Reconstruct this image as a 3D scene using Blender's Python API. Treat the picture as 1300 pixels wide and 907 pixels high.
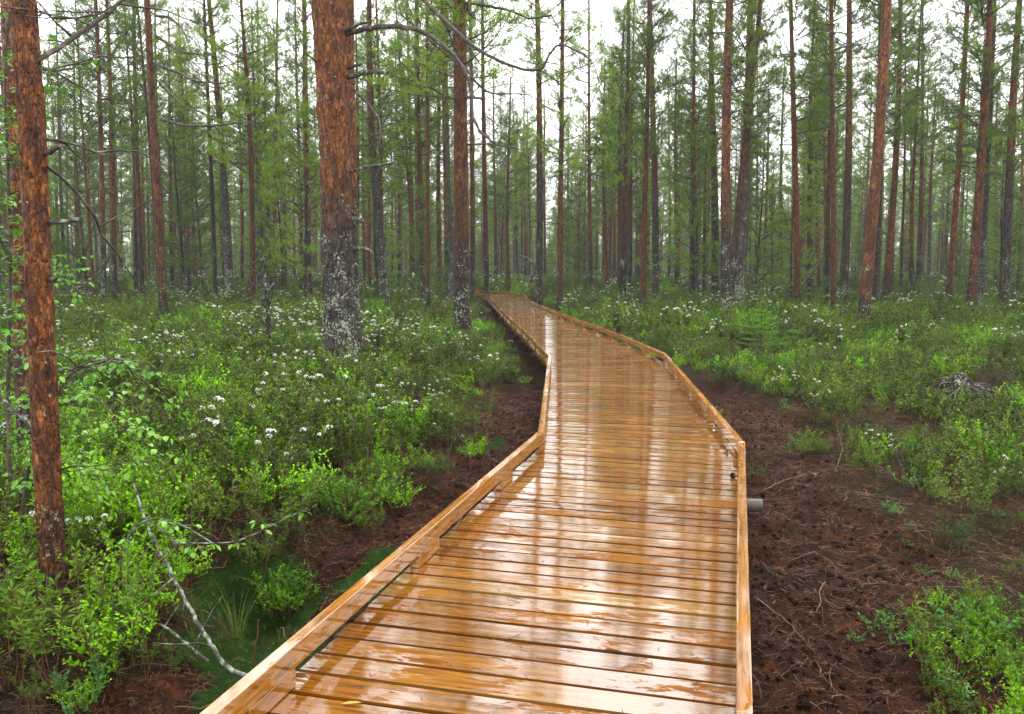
import bpy, math, random
import numpy as np
from mathutils import Vector
random.seed(7)
RS = np.random.RandomState(11)
for o in list(bpy.data.objects): bpy.data.objects.remove(o)
sc = bpy.context.scene
col = sc.collection

# ------------------------------------------------------------------ camera, sky, sun, exposure
F, CH, HOR = 1080.0, 1.5, 336.0                    # focal length in photo pixels, eye height over the deck, horizon row
PITCH = math.atan((453.5 - HOR) / F)
cam = bpy.data.cameras.new('camera'); cam.lens = 36 * F / 1300; cam.sensor_width = 36
cam.clip_start = 0.05; cam.clip_end = 1000
co = bpy.data.objects.new('camera', cam); col.objects.link(co)
co.location = (0, 0, CH); co.rotation_euler = (math.pi / 2 - PITCH, 0, 0)
sc.camera = co
w = bpy.data.worlds.new('World'); sc.world = w; w.use_nodes = True
nt = w.node_tree; nt.nodes.clear()
wo = nt.nodes.new('ShaderNodeOutputWorld'); bg = nt.nodes.new('ShaderNodeBackground')
sky = nt.nodes.new('ShaderNodeTexSky'); sky.sky_type = 'NISHITA'; sky.sun_disc = False
SUN_EL, SUN_AZ = math.radians(58), math.radians(35)
sky.sun_elevation = SUN_EL; sky.sun_rotation = SUN_AZ; sky.air_density = 1.0; sky.dust_density = 4.0
hs = nt.nodes.new('ShaderNodeHueSaturation'); hs.inputs['Saturation'].default_value = 0.3
mx = nt.nodes.new('ShaderNodeMix'); mx.data_type = 'RGBA'; mx.inputs[0].default_value = 0.8
nt.links.new(sky.outputs[0], hs.inputs['Color']); nt.links.new(hs.outputs[0], mx.inputs[6])
mx.inputs[7].default_value = (11.0, 10.9, 10.9, 1)     # even cloud deck in the sky texture's own units
nt.links.new(mx.outputs[2], bg.inputs[0]); bg.inputs[1].default_value = 0.15
nt.links.new(bg.outputs[0], wo.inputs[0])
sl = bpy.data.lights.new('sun', 'SUN'); sl.energy = .7; sl.angle = math.radians(18); sl.color = (1, .96, .9)
so = bpy.data.objects.new('sun', sl); col.objects.link(so)
sd = Vector((math.sin(SUN_AZ) * math.cos(SUN_EL), math.cos(SUN_AZ) * math.cos(SUN_EL), math.sin(SUN_EL)))
so.rotation_euler = sd.to_track_quat('Z', 'Y').to_euler()
sc.view_settings.view_transform = 'Standard'; sc.view_settings.look = 'None'
sc.view_settings.exposure = 1.25; sc.view_settings.gamma = 1; sc.view_settings.use_curve_mapping = False
sc.render.engine = 'CYCLES'
cy = sc.cycles; cy.use_denoising = True; cy.max_bounces = 5; cy.diffuse_bounces = 3; cy.glossy_bounces = 3
cy.transmission_bounces = 3; cy.volume_bounces = 0; cy.transparent_max_bounces = 4
cy.caustics_reflective = False; cy.caustics_refractive = False; cy.use_adaptive_sampling = True
cy.adaptive_threshold = 0.02

# ------------------------------------------------------------------ helpers
CP, SP = math.cos(PITCH), math.sin(PITCH)
def ray(px, py):
    u, v = px - 650, py - 453.5
    return np.array([u, F * CP - v * SP, -F * SP - v * CP])
def at(px, py, z=None, Y=None):
    """World point seen at photo pixel (px, py), on height z or at distance Y."""
    r = ray(px, py)
    t = (z - CH) / r[2] if Y is None else Y / r[1]
    return np.array([0, 0, CH]) + r * t

def vnoise(x, y, s=1.0, seed=0):
    x = np.asarray(x, float) / s + seed * 17.31; y = np.asarray(y, float) / s + seed * 5.77
    xi, yi = np.floor(x), np.floor(y); fx, fy = x - xi, y - yi
    fx = fx * fx * (3 - 2 * fx); fy = fy * fy * (3 - 2 * fy)
    def h(a, b):
        v = np.sin(a * 127.1 + b * 311.7) * 43758.5453
        return v - np.floor(v)
    return (h(xi, yi) * (1 - fx) + h(xi + 1, yi) * fx) * (1 - fy) + (h(xi, yi + 1) * (1 - fx) + h(xi + 1, yi + 1) * fx) * fy
def fbm(x, y, s, n=3, seed=0):
    return sum(vnoise(x, y, s / 2 ** i, seed + i) * 0.5 ** i for i in range(n)) / sum(0.5 ** i for i in range(n))
def sstep(a, b, x):
    t = np.clip((np.asarray(x, float) - a) / (b - a), 0, 1); return t * t * (3 - 2 * t)
def norm(v): return v / (np.linalg.norm(v, axis=-1, keepdims=True) + 1e-9)

class MB:
    """collects tubes, blades and leaves into ONE mesh"""
    def __init__(s): s.v = []; s.f = []; s.m = []; s.n = 0; s.s = []
    def add(s, V, Fc, mat=0, smooth=False):
        V = np.asarray(V, float).reshape(-1, 3); Fc = np.asarray(Fc, int)
        s.v.append(V); s.f.append(Fc + s.n); s.m.append(np.full(len(Fc), mat)); s.s.append(np.full(len(Fc), smooth)); s.n += len(V)
    def tube(s, P, R, sides=5, mat=0, cap=True, smooth=True, rough=0, seed=0):
        P = np.asarray(P, float); n = len(P); R = np.broadcast_to(np.asarray(R, float), (n,))
        T = norm(np.gradient(P, axis=0))
        ref = np.array([0, 0, 1.0]) if abs(T[0][2]) < .9 else np.array([1.0, 0, 0])
        A = norm(np.cross(T, ref)); B = np.cross(T, A)
        a = np.arange(sides) * 2 * np.pi / sides
        RR = R[:, None] * np.ones(sides)[None]
        if rough:
            RR = RR * (1 + rough * (RS.rand(n, sides) - .5))
        V = P[:, None] + RR[..., None] * (np.cos(a)[None, :, None] * A[:, None] + np.sin(a)[None, :, None] * B[:, None])
        i = np.arange(n - 1)[:, None] * sides; j = np.arange(sides)[None]; k = (j + 1) % sides
        Fc = np.stack([i + j, i + k, i + sides + k, i + sides + j], -1).reshape(-1, 4)
        s.add(V, Fc, mat, smooth)
        if cap: s.add(V[-1], [list(range(sides))] if sides == 4 else [[0, q, q + 1, q + 1] for q in range(1, sides - 1)][:0] or [[0, 1, 2, 3 % sides]] if sides == 3 else [[0, q, q + 1, (q + 2) % sides] for q in range(1, sides - 2, 2)], mat)
    def build(s, name, mats, parent=None):
        V = np.concatenate(s.v); me = bpy.data.meshes.new(name)
        tri = []; loops = []; starts = []; tot = []; c = 0
        for Fc in s.f:
            k = Fc.shape[1]; loops.append(Fc.reshape(-1)); tot.append(np.full(len(Fc), k)); 
        loops = np.concatenate(loops); tot = np.concatenate(tot); starts = np.concatenate([[0], np.cumsum(tot)[:-1]])
        me.vertices.add(len(V)); me.vertices.foreach_set('co', V.reshape(-1))
        me.loops.add(len(loops)); me.loops.foreach_set('vertex_index', loops.astype(np.int32))
        me.polygons.add(len(tot)); me.polygons.foreach_set('loop_start', starts.astype(np.int32)); me.polygons.foreach_set('loop_total', tot.astype(np.int32))
        me.polygons.foreach_set('material_index', np.concatenate(s.m).astype(np.int32))
        me.polygons.foreach_set('use_smooth', np.concatenate(s.s).astype(bool))
        me.update(calc_edges=True); me.validate()
        for m in (mats if isinstance(mats, (list, tuple)) else [mats]): me.materials.append(m)
        o = bpy.data.objects.new(name, me); col.objects.link(o)
        if parent: o.parent = parent
        return o

def tag(o, label=None, cat=None, group=None, kind=None):
    if label: o['label'] = label
    if cat: o['category'] = cat
    if group: o['group'] = group
    if kind: o['kind'] = kind
    return o
def empty(name, loc):
    o = bpy.data.objects.new(name, None); o.location = loc; o.empty_display_size = .2; col.objects.link(o); return o

def blades(mb, P, D, L, W, m, spread, mat=0, jit=.3):
    """m thin pointed needles around every shoot point P with direction D"""
    P = np.repeat(P, m, 0); D = np.repeat(D, m, 0); n = len(P)
    r = norm(RS.normal(size=(n, 3))); side = norm(np.cross(D, r))
    d = norm(D + side * spread * (0.5 + RS.rand(n, 1)))
    q = norm(np.cross(d, RS.normal(size=(n, 3))))
    l = L * (1 - jit + 2 * jit * RS.rand(n, 1))
    V = np.stack([P - q * W / 2, P + q * W / 2, P + d * l], 1).reshape(-1, 3)
    mb.add(V, np.arange(n * 3).reshape(-1, 3), mat)
def leaves(mb, P, D, L, W, mat=0, up=0.6, fold=.18):
    """one folded oval leaf (four faces) at every P, pointing along D, face mostly up"""
    n = len(P); D = norm(D); s = norm(np.cross(D, np.array([0, 0, 1.0])) + RS.normal(size=(n, 3)) * (1 - up))
    s = norm(s - D * (s * D).sum(1, keepdims=True)); N = np.cross(s, D)
    L = np.broadcast_to(np.asarray(L, float).reshape(-1, 1), (n, 1)); W = np.broadcast_to(np.asarray(W, float).reshape(-1, 1), (n, 1))
    def p(a, b, c=0): return P + D * L * a + s * W * b + N * W * c
    droop = -.12
    V = np.stack([p(0, 0), p(.35, .5, fold), p(.38, 0, -.02), p(.35, -.5, fold), p(.75, .36, fold + droop), p(.75, 0, droop), p(.75, -.36, fold + droop), p(1.02, 0, droop * 2)], 1).reshape(-1, 3)
    b = np.arange(n)[:, None] * 8
    for q in ([0, 2, 1], [0, 3, 2], [4, 5, 7], [5, 6, 7]): mb.add(V[:0], np.zeros((0, 3), int))
    base = mb.n; mb.v.append(V); mb.n += len(V)
    for q in ([0, 2, 1], [0, 3, 2], [4, 5, 7], [5, 6, 7]):
        f = b + np.array(q)[None] + base; mb.f.append(f); mb.m.append(np.full(n, mat)); mb.s.append(np.full(n, True))
    for q in ([1, 2, 5, 4], [2, 3, 6, 5]):
        f = b + np.array(q)[None] + base; mb.f.append(f); mb.m.append(np.full(n, mat)); mb.s.append(np.full(n, True))

# ------------------------------------------------------------------ materials
class NT:
    def __init__(s, name):
        s.m = bpy.data.materials.new(name); s.m.use_nodes = True; s.t = s.m.node_tree; s.t.nodes.clear()
        s.out = s.n('ShaderNodeOutputMaterial')
    def n(s, typ, **kw):
        x = s.t.nodes.new(typ)
        for k, v in kw.items(): setattr(x, k, v)
        return x
    def l(s, a, b): s.t.links.new(a, b)
    def val(s, x, sock):
        if hasattr(x, 'is_linked') or hasattr(x, 'node'): s.l(x, sock)
        else: sock.default_value = x
    def coord(s, which='Object', scale=(1, 1, 1), rnd=True):
        tc = s.n('ShaderNodeTexCoord'); src = tc.outputs[which]
        if rnd:
            oi = s.n('ShaderNodeObjectInfo'); a = s.n('ShaderNodeVectorMath', operation='SCALE'); 
            cb = s.n('ShaderNodeCombineXYZ')
            for i in range(2): s.l(oi.outputs['Random'], cb.inputs[i])
            s.l(cb.outputs[0], a.inputs[0]); a.inputs['Scale'].default_value = 37.0
            b = s.n('ShaderNodeVectorMath', operation='ADD'); s.l(src, b.inputs[0]); s.l(a.outputs[0], b.inputs[1]); src = b.outputs[0]
        mp = s.n('ShaderNodeMapping'); mp.inputs['Scale'].default_value = scale; s.l(src, mp.inputs[0]); return mp.outputs[0]
    def noise(s, vec, scale, detail=4, rough=.55, dist=0):
        x = s.n('ShaderNodeTexNoise'); s.l(vec, x.inputs['Vector']); x.inputs['Scale'].default_value = scale
        x.inputs['Detail'].default_value = detail; x.inputs['Roughness'].default_value = rough; x.inputs['Distortion'].default_value = dist
        return x.outputs['Fac']
    def ramp(s, f, stops):
        x = s.n('ShaderNodeValToRGB'); s.l(f, x.inputs[0]); e = x.color_ramp.elements
        while len(e) < len(stops): e.new(.5)
        for el, (p, c) in zip(e, stops): el.position = p; el.color = (*c, 1) if len(c) == 3 else c
        return x.outputs[0]
    def mix(s, f, a, b, mode='MIX'):
        x = s.n('ShaderNodeMix', data_type='RGBA', blend_type=mode)
        s.val(f, x.inputs[0])
        for v, i in ((a, 6), (b, 7)):
            if isinstance(v, tuple): x.inputs[i].default_value = (*v, 1)
            else: s.l(v, x.inputs[i])
        return x.outputs[2]
    def rng(s, f, a, b, c=0.0, d=1.0, smooth=True):
        x = s.n('ShaderNodeMapRange'); x.interpolation_type = 'SMOOTHSTEP' if smooth else 'LINEAR'
        s.l(f, x.inputs[0]); x.inputs[1].default_value = a; x.inputs[2].default_value = b; x.inputs[3].default_value = c; x.inputs[4].default_value = d
        return x.outputs[0]
    def math(s, op, a, b=0.0):
        x = s.n('ShaderNodeMath', operation=op); s.val(a, x.inputs[0]); s.val(b, x.inputs[1]); return x.outputs[0]
    def bump(s, h, strength=.5, dist=.01, nrm=None):
        x = s.n('ShaderNodeBump'); s.l(h, x.inputs['Height']); x.inputs['Strength'].default_value = strength; x.inputs['Distance'].default_value = dist
        if nrm: s.l(nrm, x.inputs['Normal'])
        return x.outputs[0]
    def pbr(s, base, rough=.5, nrm=None, spec=.5, coat=0, coat_rough=.05, coat_n=None, trans=0):
        p = s.n('ShaderNodeBsdfPrincipled')
        if isinstance(base, tuple): p.inputs['Base Color'].default_value = (*base, 1)
        else: s.l(base, p.inputs['Base Color'])
        s.val(rough, p.inputs['Roughness']); p.inputs['Specular IOR Level'].default_value = spec
        if nrm: s.l(nrm, p.inputs['Normal'])
        if coat:
            s.val(coat, p.inputs['Coat Weight']); s.val(coat_rough, p.inputs['Coat Roughness']); p.inputs['Coat IOR'].default_value = 2.3
            if coat_n: s.l(coat_n, p.inputs['Coat Normal'])
        res = p.outputs[0]
        if trans:
            t = s.n('ShaderNodeBsdfTranslucent')
            if isinstance(base, tuple): t.inputs[0].default_value = (*base, 1)
            else: s.l(base, t.inputs[0])
            mxs = s.n('ShaderNodeMixShader'); mxs.inputs[0].default_value = trans; s.l(res, mxs.inputs[1]); s.l(t.outputs[0], mxs.inputs[2]); res = mxs.outputs[0]
        s.l(res, s.out.inputs[0]); return s.m

def mat_bark(name, orange_from, orange_to, grey=0.0, lich=.5, fine=1.0):
    t = NT(name); v = t.coord('Object')
    tc = t.n('ShaderNodeTexCoord'); sx = t.n('ShaderNodeSeparateXYZ'); t.l(tc.outputs['Object'], sx.inputs[0])
    vs = t.coord('Object', (1, 1, .38))
    n1 = t.noise(vs, 14 * fine, 6, .7); n2 = t.noise(vs, 48 * fine, 4, .65); n3 = t.noise(v, 3.2, 3, .6)
    # warped coordinates so that the scales have ragged outlines
    w_ = t.n('ShaderNodeTexNoise'); t.l(vs, w_.inputs['Vector']); w_.inputs['Scale'].default_value = 18 * fine; w_.inputs['Detail'].default_value = 3
    ad = t.n('ShaderNodeVectorMath', operation='MULTIPLY_ADD'); t.l(w_.outputs['Color'], ad.inputs[0]); ad.inputs[1].default_value = (.07 / fine,) * 3; t.l(vs, ad.inputs[2])
    def vor(scale, feat):
        x = t.n('ShaderNodeTexVoronoi', feature=feat); t.l(ad.outputs[0], x.inputs['Vector']); x.inputs['Scale'].default_value = scale * fine; return x
    cell = vor(38, 'F1'); edge = vor(38, 'DISTANCE_TO_EDGE'); big = vor(11, 'DISTANCE_TO_EDGE')
    cs = t.n('ShaderNodeSeparateColor'); t.l(cell.outputs['Color'], cs.inputs[0])
    crack = t.rng(edge.outputs['Distance'], .0, .09); crackb = t.rng(big.outputs['Distance'], .0, .14)
    f0 = t.math('ADD', t.math('MULTIPLY', n1, .8), t.math('MULTIPLY', cs.outputs[0], .2))
    org = t.ramp(f0, [(.32, (.040, .010, .003)), (.46, (.120, .033, .005)), (.58, (.225, .068, .009)), (.72, (.40, .17, .045))])
    org = t.mix(t.math('MULTIPLY', t.math('SUBTRACT', 1.0, crack), .45), org, (.022, .007, .003))
    pat = t.noise(t.coord('Object', (1, 1, .5)), 6 * fine, 3, .55)
    org = t.mix(t.math('MULTIPLY', t.rng(pat, .50, .64), .62), org, (.028, .011, .006))
    org = t.mix(t.rng(n2, .52, .68), org, t.mix(.7, org, (.03, .011, .006)))
    dk = t.ramp(t.math('ADD', t.math('MULTIPLY', n2, .5), t.math('MULTIPLY', cs.outputs[1], .4)), [(.28, (.010, .006, .004)), (.48, (.036, .021, .015)), (.7, (.105, .075, .06))])
    dk = t.mix(grey, dk, t.ramp(n2, [(.34, (.016, .016, .015)), (.66, (.16, .16, .145))]))
    dk = t.mix(t.math('MULTIPLY', t.math('SUBTRACT', 1.0, crackb), .85), dk, (.006, .004, .003))
    h = t.math('ADD', sx.outputs[2], t.math('MULTIPLY', t.math('SUBTRACT', n3, .5), 3.0))
    c = t.mix(t.rng(h, orange_from, orange_to), dk, org)
    oi = t.n('ShaderNodeObjectInfo'); rv = t.n('ShaderNodeMapRange'); t.l(oi.outputs['Random'], rv.inputs[0]); rv.inputs[3].default_value = .45; rv.inputs[4].default_value = 1.15
    if name not in ('pine_bark_flaky', 'pine_bark_old'):
        sc_ = t.n('ShaderNodeVectorMath', operation='SCALE'); t.l(c, sc_.inputs[0]); t.l(rv.outputs[0], sc_.inputs['Scale']); c = sc_.outputs[0]
    nl = t.noise(v, 26 * fine, 4, .6); nb = t.noise(v, 4.0, 2, .5); hl = t.rng(sx.outputs[2], .2, 4.2, -.03, .12)
    m = t.math('SUBTRACT', t.math('ADD', nl, t.math('MULTIPLY', nb, .5)), t.math('ADD', hl, .93 - .13 * lich))
    c = t.mix(t.rng(m, .0, .05), c, t.ramp(nl, [(.3, (.12, .155, .10)), (.7, (.32, .37, .27))]))
    hh = t.math('ADD', t.math('ADD', n1, t.math('MULTIPLY', n2, .35)), t.math('ADD', t.math('MULTIPLY', crack, .35), t.math('MULTIPLY', crackb, .5)))
    return t.pbr(c, t.rng(n2, .3, .7, .38, .8), t.bump(hh, 1.0, .03), .3)

M = {}
M['bark'] = mat_bark('pine_bark', 1.4, 3.6, .05, .6)
M['bark_high'] = mat_bark('pine_bark_dark', 3.5, 6.5, .15, .6)
M['bark_grey'] = mat_bark('pine_bark_grey', 4.5, 7.5, .7, 1.0)
M['bark_orange'] = mat_bark('pine_bark_orange', .3, 1.5, 0, .25)
M['bark_flaky'] = mat_bark('pine_bark_flaky', .0, .9, 0, .12, 1.6)
M['bark_big'] = mat_bark('pine_bark_old', 1.9, 3.4, .2, .85, 1.1)
t = NT('branch_bark'); v = t.coord('Object'); n = t.noise(v, 14, 4)
M['branch'] = t.pbr(t.ramp(n, [(.3, (.016, .010, .008)), (.56, (.05, .034, .026)), (.74, (.17, .17, .13))]), .8, t.bump(n, .5, .005))
t = NT('lichen_branch'); v = t.coord('Object'); n = t.noise(v, 22, 4)
M['lichen'] = t.pbr(t.ramp(n, [(.44, (.018, .012, .008)), (.54, (.09, .10, .075)), (.72, (.28, .32, .25))]), .85, t.bump(n, .9, .01))

def mat_leaf(name, dark, light, rough=.4, trans=.3, spec=.12, var=.5):
    t = NT(name); v = t.coord('Object'); n = t.noise(v, 2.6, 3); n2 = t.noise(v, 60, 1)
    oi = t.n('ShaderNodeObjectInfo')
    f = t.math('ADD', t.math('MULTIPLY', n, .55), t.math('ADD', t.math('MULTIPLY', n2, .25), t.math('MULTIPLY', oi.outputs['Random'], .5)))
    return t.pbr(t.ramp(f, [(.36, dark), (.86, light)]), rough, None, spec, trans=trans)
M['needle'] = mat_leaf('pine_needles', (.035, .085, .005), (.20, .32, .020), .5, .42)
M['needle_bright'] = mat_leaf('pine_needles_fresh', (.05, .12, .008), (.21, .36, .02), .5, .35)
M['birch_leaf'] = mat_leaf('birch_leaf', (.07, .22, .012), (.22, .46, .05), .32, .4, .4)
M['ledum_leaf'] = mat_leaf('labrador_tea_leaf', (.009, .028, .002), (.088, .175, .005), .42, .2)
M['bilberry_leaf'] = mat_leaf('bilberry_leaf', (.018, .10, .001), (.23, .53, .003), .38, .35)
M['bog_leaf'] = mat_leaf('bog_bilberry_leaf', (.03, .11, .02), (.13, .30, .06), .4, .3)
M['spruce_tip'] = mat_leaf('young_spruce_needles', (.10, .26, .012), (.27, .52, .03), .45, .35)
M['heath'] = mat_leaf('heath_twigs', (.040, .018, .008), (.13, .062, .020), .7, .1)
M['sedge'] = mat_leaf('sedge_blade', (.05, .12, .02), (.15, .26, .05), .45, .3)
t = NT('flower_white'); M['flower'] = t.pbr((.80, .80, .74), .6, trans=.25)
t = NT('stem_brown'); v = t.coord('Object'); n = t.noise(v, 20, 2)
M['stem'] = t.pbr(t.ramp(n, [(.3, (.045, .022, .012)), (.7, (.14, .065, .03))]), .6)
t = NT('twig_reddish'); v = t.coord('Object', rnd=False); n = t.noise(v, 5, 3)
M['twig'] = t.pbr(t.ramp(n, [(.32, (.018, .007, .004)), (.5, (.085, .028, .009)), (.70, (.26, .11, .035))]), .5)
t = NT('bark_chip'); v = t.coord('Object'); n = t.noise(v, 30, 3)
M['chip'] = t.pbr(t.ramp(n, [(.3, (.16, .05, .015)), (.7, (.42, .17, .05))]), .5, t.bump(n, .5, .004))

# wet planks: UV = metres along / across the board, second UV = random pair per board
def mat_wood(name, light, mid, dark, film=True, wet=1.0):
    t = NT(name); uv = t.n('ShaderNodeUVMap', uv_map='UVMap'); rn = t.n('ShaderNodeUVMap', uv_map='Rnd')
    sr = t.n('ShaderNodeSeparateXYZ'); t.l(rn.outputs[0], sr.inputs[0])
    def mp(s):
        m = t.n('ShaderNodeMapping'); m.inputs['Scale'].default_value = s; t.l(uv.outputs[0], m.inputs[0]); return m.outputs[0]
    g1 = t.noise(mp((1.3, 26, 1)), 2.2, 5, .6, .6); g2 = t.noise(mp((4, 120, 1)), 2.0, 3, .6)
    big = t.noise(mp((1.2, 1.5, 1)), 1.4, 3)
    f = t.math('ADD', t.math('MULTIPLY', g1, .6), t.math('ADD', t.math('MULTIPLY', g2, .22), t.math('MULTIPLY', big, .2)))
    c = t.ramp(f, [(.36, dark), (.5, mid), (.64, light)])
    c = t.mix(t.rng(sr.outputs[0], 0, 1, .0, .55, False), c, t.mix(1.0, c, (.55, .45, .38), 'MULTIPLY'))
    c = t.mix(t.rng(sr.outputs[1], .6, 1, .0, .22, False), c, t.mix(.5, c, (.42, .30, .08)))
    # knots
    vo = t.n('ShaderNodeTexVoronoi'); t.l(mp((1.6, 7.5, 1)), vo.inputs['Vector']); vo.inputs['Scale'].default_value = 1.0
    kn = t.rng(vo.outputs['Distance'], .07, .17, 1, 0)
    c = t.mix(t.math('MULTIPLY', kn, .75), c, (.035, .012, .004))
    st = t.noise(mp((3, 9, 1)), 1.7, 5, .7)
    c = t.mix(t.rng(st, .62, .74, 0, .55), c, (.06, .045, .035))
    # water film
    fl = t.noise(mp((3.0, 11, 1)), 2.6, 11, .80, .3); fb = t.noise(mp((1.4, 3.0, 1)), 1.2, 3, .6)
    fm = t.rng(t.math('ADD', t.math('MULTIPLY', fl, .62), t.math('MULTIPLY', fb, .38)), .458, .470)
    ripple = t.noise(mp((9, 30, 1)), 4, 4, .6); rip2 = t.noise(mp((1.5, 5, 1)), 2.0, 2)
    rough_wood = t.bump(t.math('ADD', g2, t.math('MULTIPLY', g1, .8)), .25 * wet, .004)
    flat = t.bump(t.math('ADD', t.math('MULTIPLY', ripple, .10), t.math('MULTIPLY', rip2, .35)), .28, .004)
    crough = t.rng(fm, 0, 1, .4, .02, False)
    # coat normal: wood relief where the film is thin, smooth where it pools
    mixn = t.n('ShaderNodeMix', data_type='VECTOR'); t.l(fm, mixn.inputs[0]); t.l(rough_wood, mixn.inputs[4]); t.l(flat, mixn.inputs[5])
    if not film: return t.pbr(c, .7, rough_wood, .05)
    cw = t.rng(fm, 0, 1, .0, 1.0, False)
    return t.pbr(c, .5, rough_wood, .07, coat=cw, coat_rough=crough, coat_n=mixn.outputs[1])
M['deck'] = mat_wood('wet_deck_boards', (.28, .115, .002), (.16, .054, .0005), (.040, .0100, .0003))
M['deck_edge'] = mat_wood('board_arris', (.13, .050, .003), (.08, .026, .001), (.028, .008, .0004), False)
M['rail'] = mat_wood('wet_rail_timber', (.38, .175, .022), (.245, .094, .006), (.085, .026, .0015), True, 1.4)
M['rail_grey'] = (lambda t: t.pbr(t.ramp(t.noise(t.coord('Object', (1, 12, 1)), 6, 4), [(.3, (.03, .03, .022)), (.7, (.10, .095, .065))]), .6))(NT('weathered_beam'))

# ------------------------------------------------------------------ boardwalk plan (outer edge of the two rails, measured on the photo)
def rp(px, py): return at(px, py, z=.15)[:2]
Ln = [rp(252, 907), rp(683, 548), rp(696, 452), rp(666, 421), rp(643, 401), rp(629, 387), rp(620, 377.5), rp(606, 371.2)]
Rn = [rp(956, 907), rp(946, 562), rp(846, 449), rp(792, 426), rp(716, 399), rp(690, 389), rp(673, 381.5), rp(666, 373.8), rp(640, 370.2), rp(607, 368.6)]
def ext(a, b, d): v = (a - b) / np.linalg.norm(a - b); return a + v * d
Ln = [ext(Ln[0], Ln[1], 4.0)] + Ln; Rn = [ext(Rn[0], Rn[1], 4.0)] + Rn
Ln.append(Ln[-1] + np.array([-4.5, 1.2])); Rn.append(Rn[-1] + np.array([-4.5, 1.0]))
Ln = np.array(Ln); Rn = np.array(Rn)
def seg_dist(x, y, P):
    x = np.asarray(x, float); y = np.asarray(y, float); best = np.full(x.shape, 1e9)
    for a, b in zip(P[:-1], P[1:]):
        d = b - a; t = np.clip(((x - a[0]) * d[0] + (y - a[1]) * d[1]) / (d @ d), 0, 1)
        best = np.minimum(best, np.hypot(x - a[0] - t * d[0], y - a[1] - t * d[1]))
    return best
POLY = np.concatenate([Ln, Rn[::-1]])
def inside(x, y):
    x = np.asarray(x, float); y = np.asarray(y, float); c = np.zeros(x.shape, bool); n = len(POLY)
    for i in range(n):
        x1, y1 = POLY[i]; x2, y2 = POLY[(i + 1) % n]
        c ^= ((y1 > y) != (y2 > y)) & (x < (x2 - x1) * (y - y1) / (y2 - y1 + 1e-12) + x1)
    return c
def edge_d(x, y):
    dl, dr = seg_dist(x, y, Ln), seg_dist(x, y, Rn); ins = inside(x, y)
    return np.where(ins, 0, dl), np.where(ins, 0, dr), np.where(ins, 0, np.minimum(dl, dr)), (dl < dr)
PIT = at(325, 795, z=-.62)[:2]
def zones(x, y):
    """peat 0..1 and ground height"""
    dl, dr, d, left = edge_d(x, y); y = np.asarray(y, float)
    nz = fbm(x, y, .9, 3, 3)
    wl = 1.0 + .35 * (nz - .5); wr = np.where(y < 9, .50 + .088 * y, np.maximum(.4, 1.75 - (y - 9) * .22)) + .9 * (nz - .5)
    wl = np.where(y > 13, .12, np.where(y > 7, wl * .8, wl))
    wdt = np.where(left, wl, wr)
    peat = 1 - sstep(wdt * .8, wdt * 1.15 + .1, d)
    peat = np.maximum(peat, np.where(left, sstep(3.45, 2.9, y + .25 * (nz - .5)) * (1 if True else 0), 0) * .9)
    pit = np.exp(-(((x - PIT[0]) / .32) ** 2 + ((y - PIT[1]) / .42) ** 2))
    z = -.36 + .16 * (fbm(x, y, 2.6, 2, 5) - .5) + .10 * (fbm(x, y, .6, 3, 9) - .5)
    z = z - peat * .10 - .34 * pit + peat * .17 * (fbm(x, y, .22, 4, 20) - .5)
    z = z + .12 * sstep(.9, 1.8, np.where(left, d, 0)) * sstep(3.6, 5.2, y) * (1 - sstep(14, 22, y))
    z = np.where(inside(x, y), np.minimum(z, -.34), z)
    zones.edge = d - wdt
    moss = np.clip(pit * 1.9 + .9 * sstep(.60, .72, fbm(x, y, 1.3, 3, 31)) * sstep(.25, .6, d) * left * (d < 1.6), 0, 1)
    return peat, z, moss
def gz(x, y): return float(zones(np.array([x]), np.array([y]))[1][0])

# ground sheet
def stretch(a, b, c, fine, n):
    k = 1.0; lo, hi = np.arcsinh((a - c) / fine), np.arcsinh((b - c) / fine)
    return c + fine * np.sinh(np.linspace(lo, hi, n))
gx = stretch(-170, 170, .5, 1.6, 620); gy = stretch(-12, 260, 4.0, 2.0, 620)
X, Y = np.meshgrid(gx, gy); pe, Z, mo = zones(X, Y)
V = np.stack([X, Y, Z], -1).reshape(-1, 3); nx = len(gx)
i = (np.arange(len(gy) - 1)[:, None] * nx + np.arange(nx - 1)[None]).reshape(-1)
mb = MB(); mb.add(V, np.stack([i, i + 1, i + nx + 1, i + nx], -1), 0, True)
t = NT('mire_ground'); v = t.coord('Object', rnd=False)
at_ = t.n('ShaderNodeAttribute', attribute_name='cover'); ss = t.n('ShaderNodeSeparateXYZ'); t.l(at_.outputs['Vector'], ss.inputs[0])
n1 = t.noise(v, 7, 6, .7); n2 = t.noise(v, 45, 5, .65); n3 = t.noise(v, 1.6, 3); n4 = t.noise(v, 160, 3, .6)
peatc = t.ramp(t.math('ADD', t.math('MULTIPLY', n1, .5), t.math('MULTIPLY', n2, .5)), [(.34, (.006, .003, .002)), (.47, (.021, .0085, .0048)), (.57, (.062, .022, .009)), (.67, (.17, .064, .022))])
litter = t.ramp(n2, [(.36, (.004, .003, .0015)), (.5, (.020, .012, .004)), (.64, (.065, .038, .012))])
mossc = t.ramp(t.math('ADD', t.math('MULTIPLY', n4, .6), t.math('MULTIPLY', n1, .4)), [(.36, (.003, .010, .001)), (.5, (.012, .034, .003)), (.66, (.035, .080, .006))])
c = t.mix(t.rng(ss.outputs[0], .2, .7), litter, peatc)
c = t.mix(t.rng(t.math('ADD', ss.outputs[1], t.math('MULTIPLY', t.math('SUBTRACT', n1, .5), 1.6)), .3, .6), c, mossc)
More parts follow.
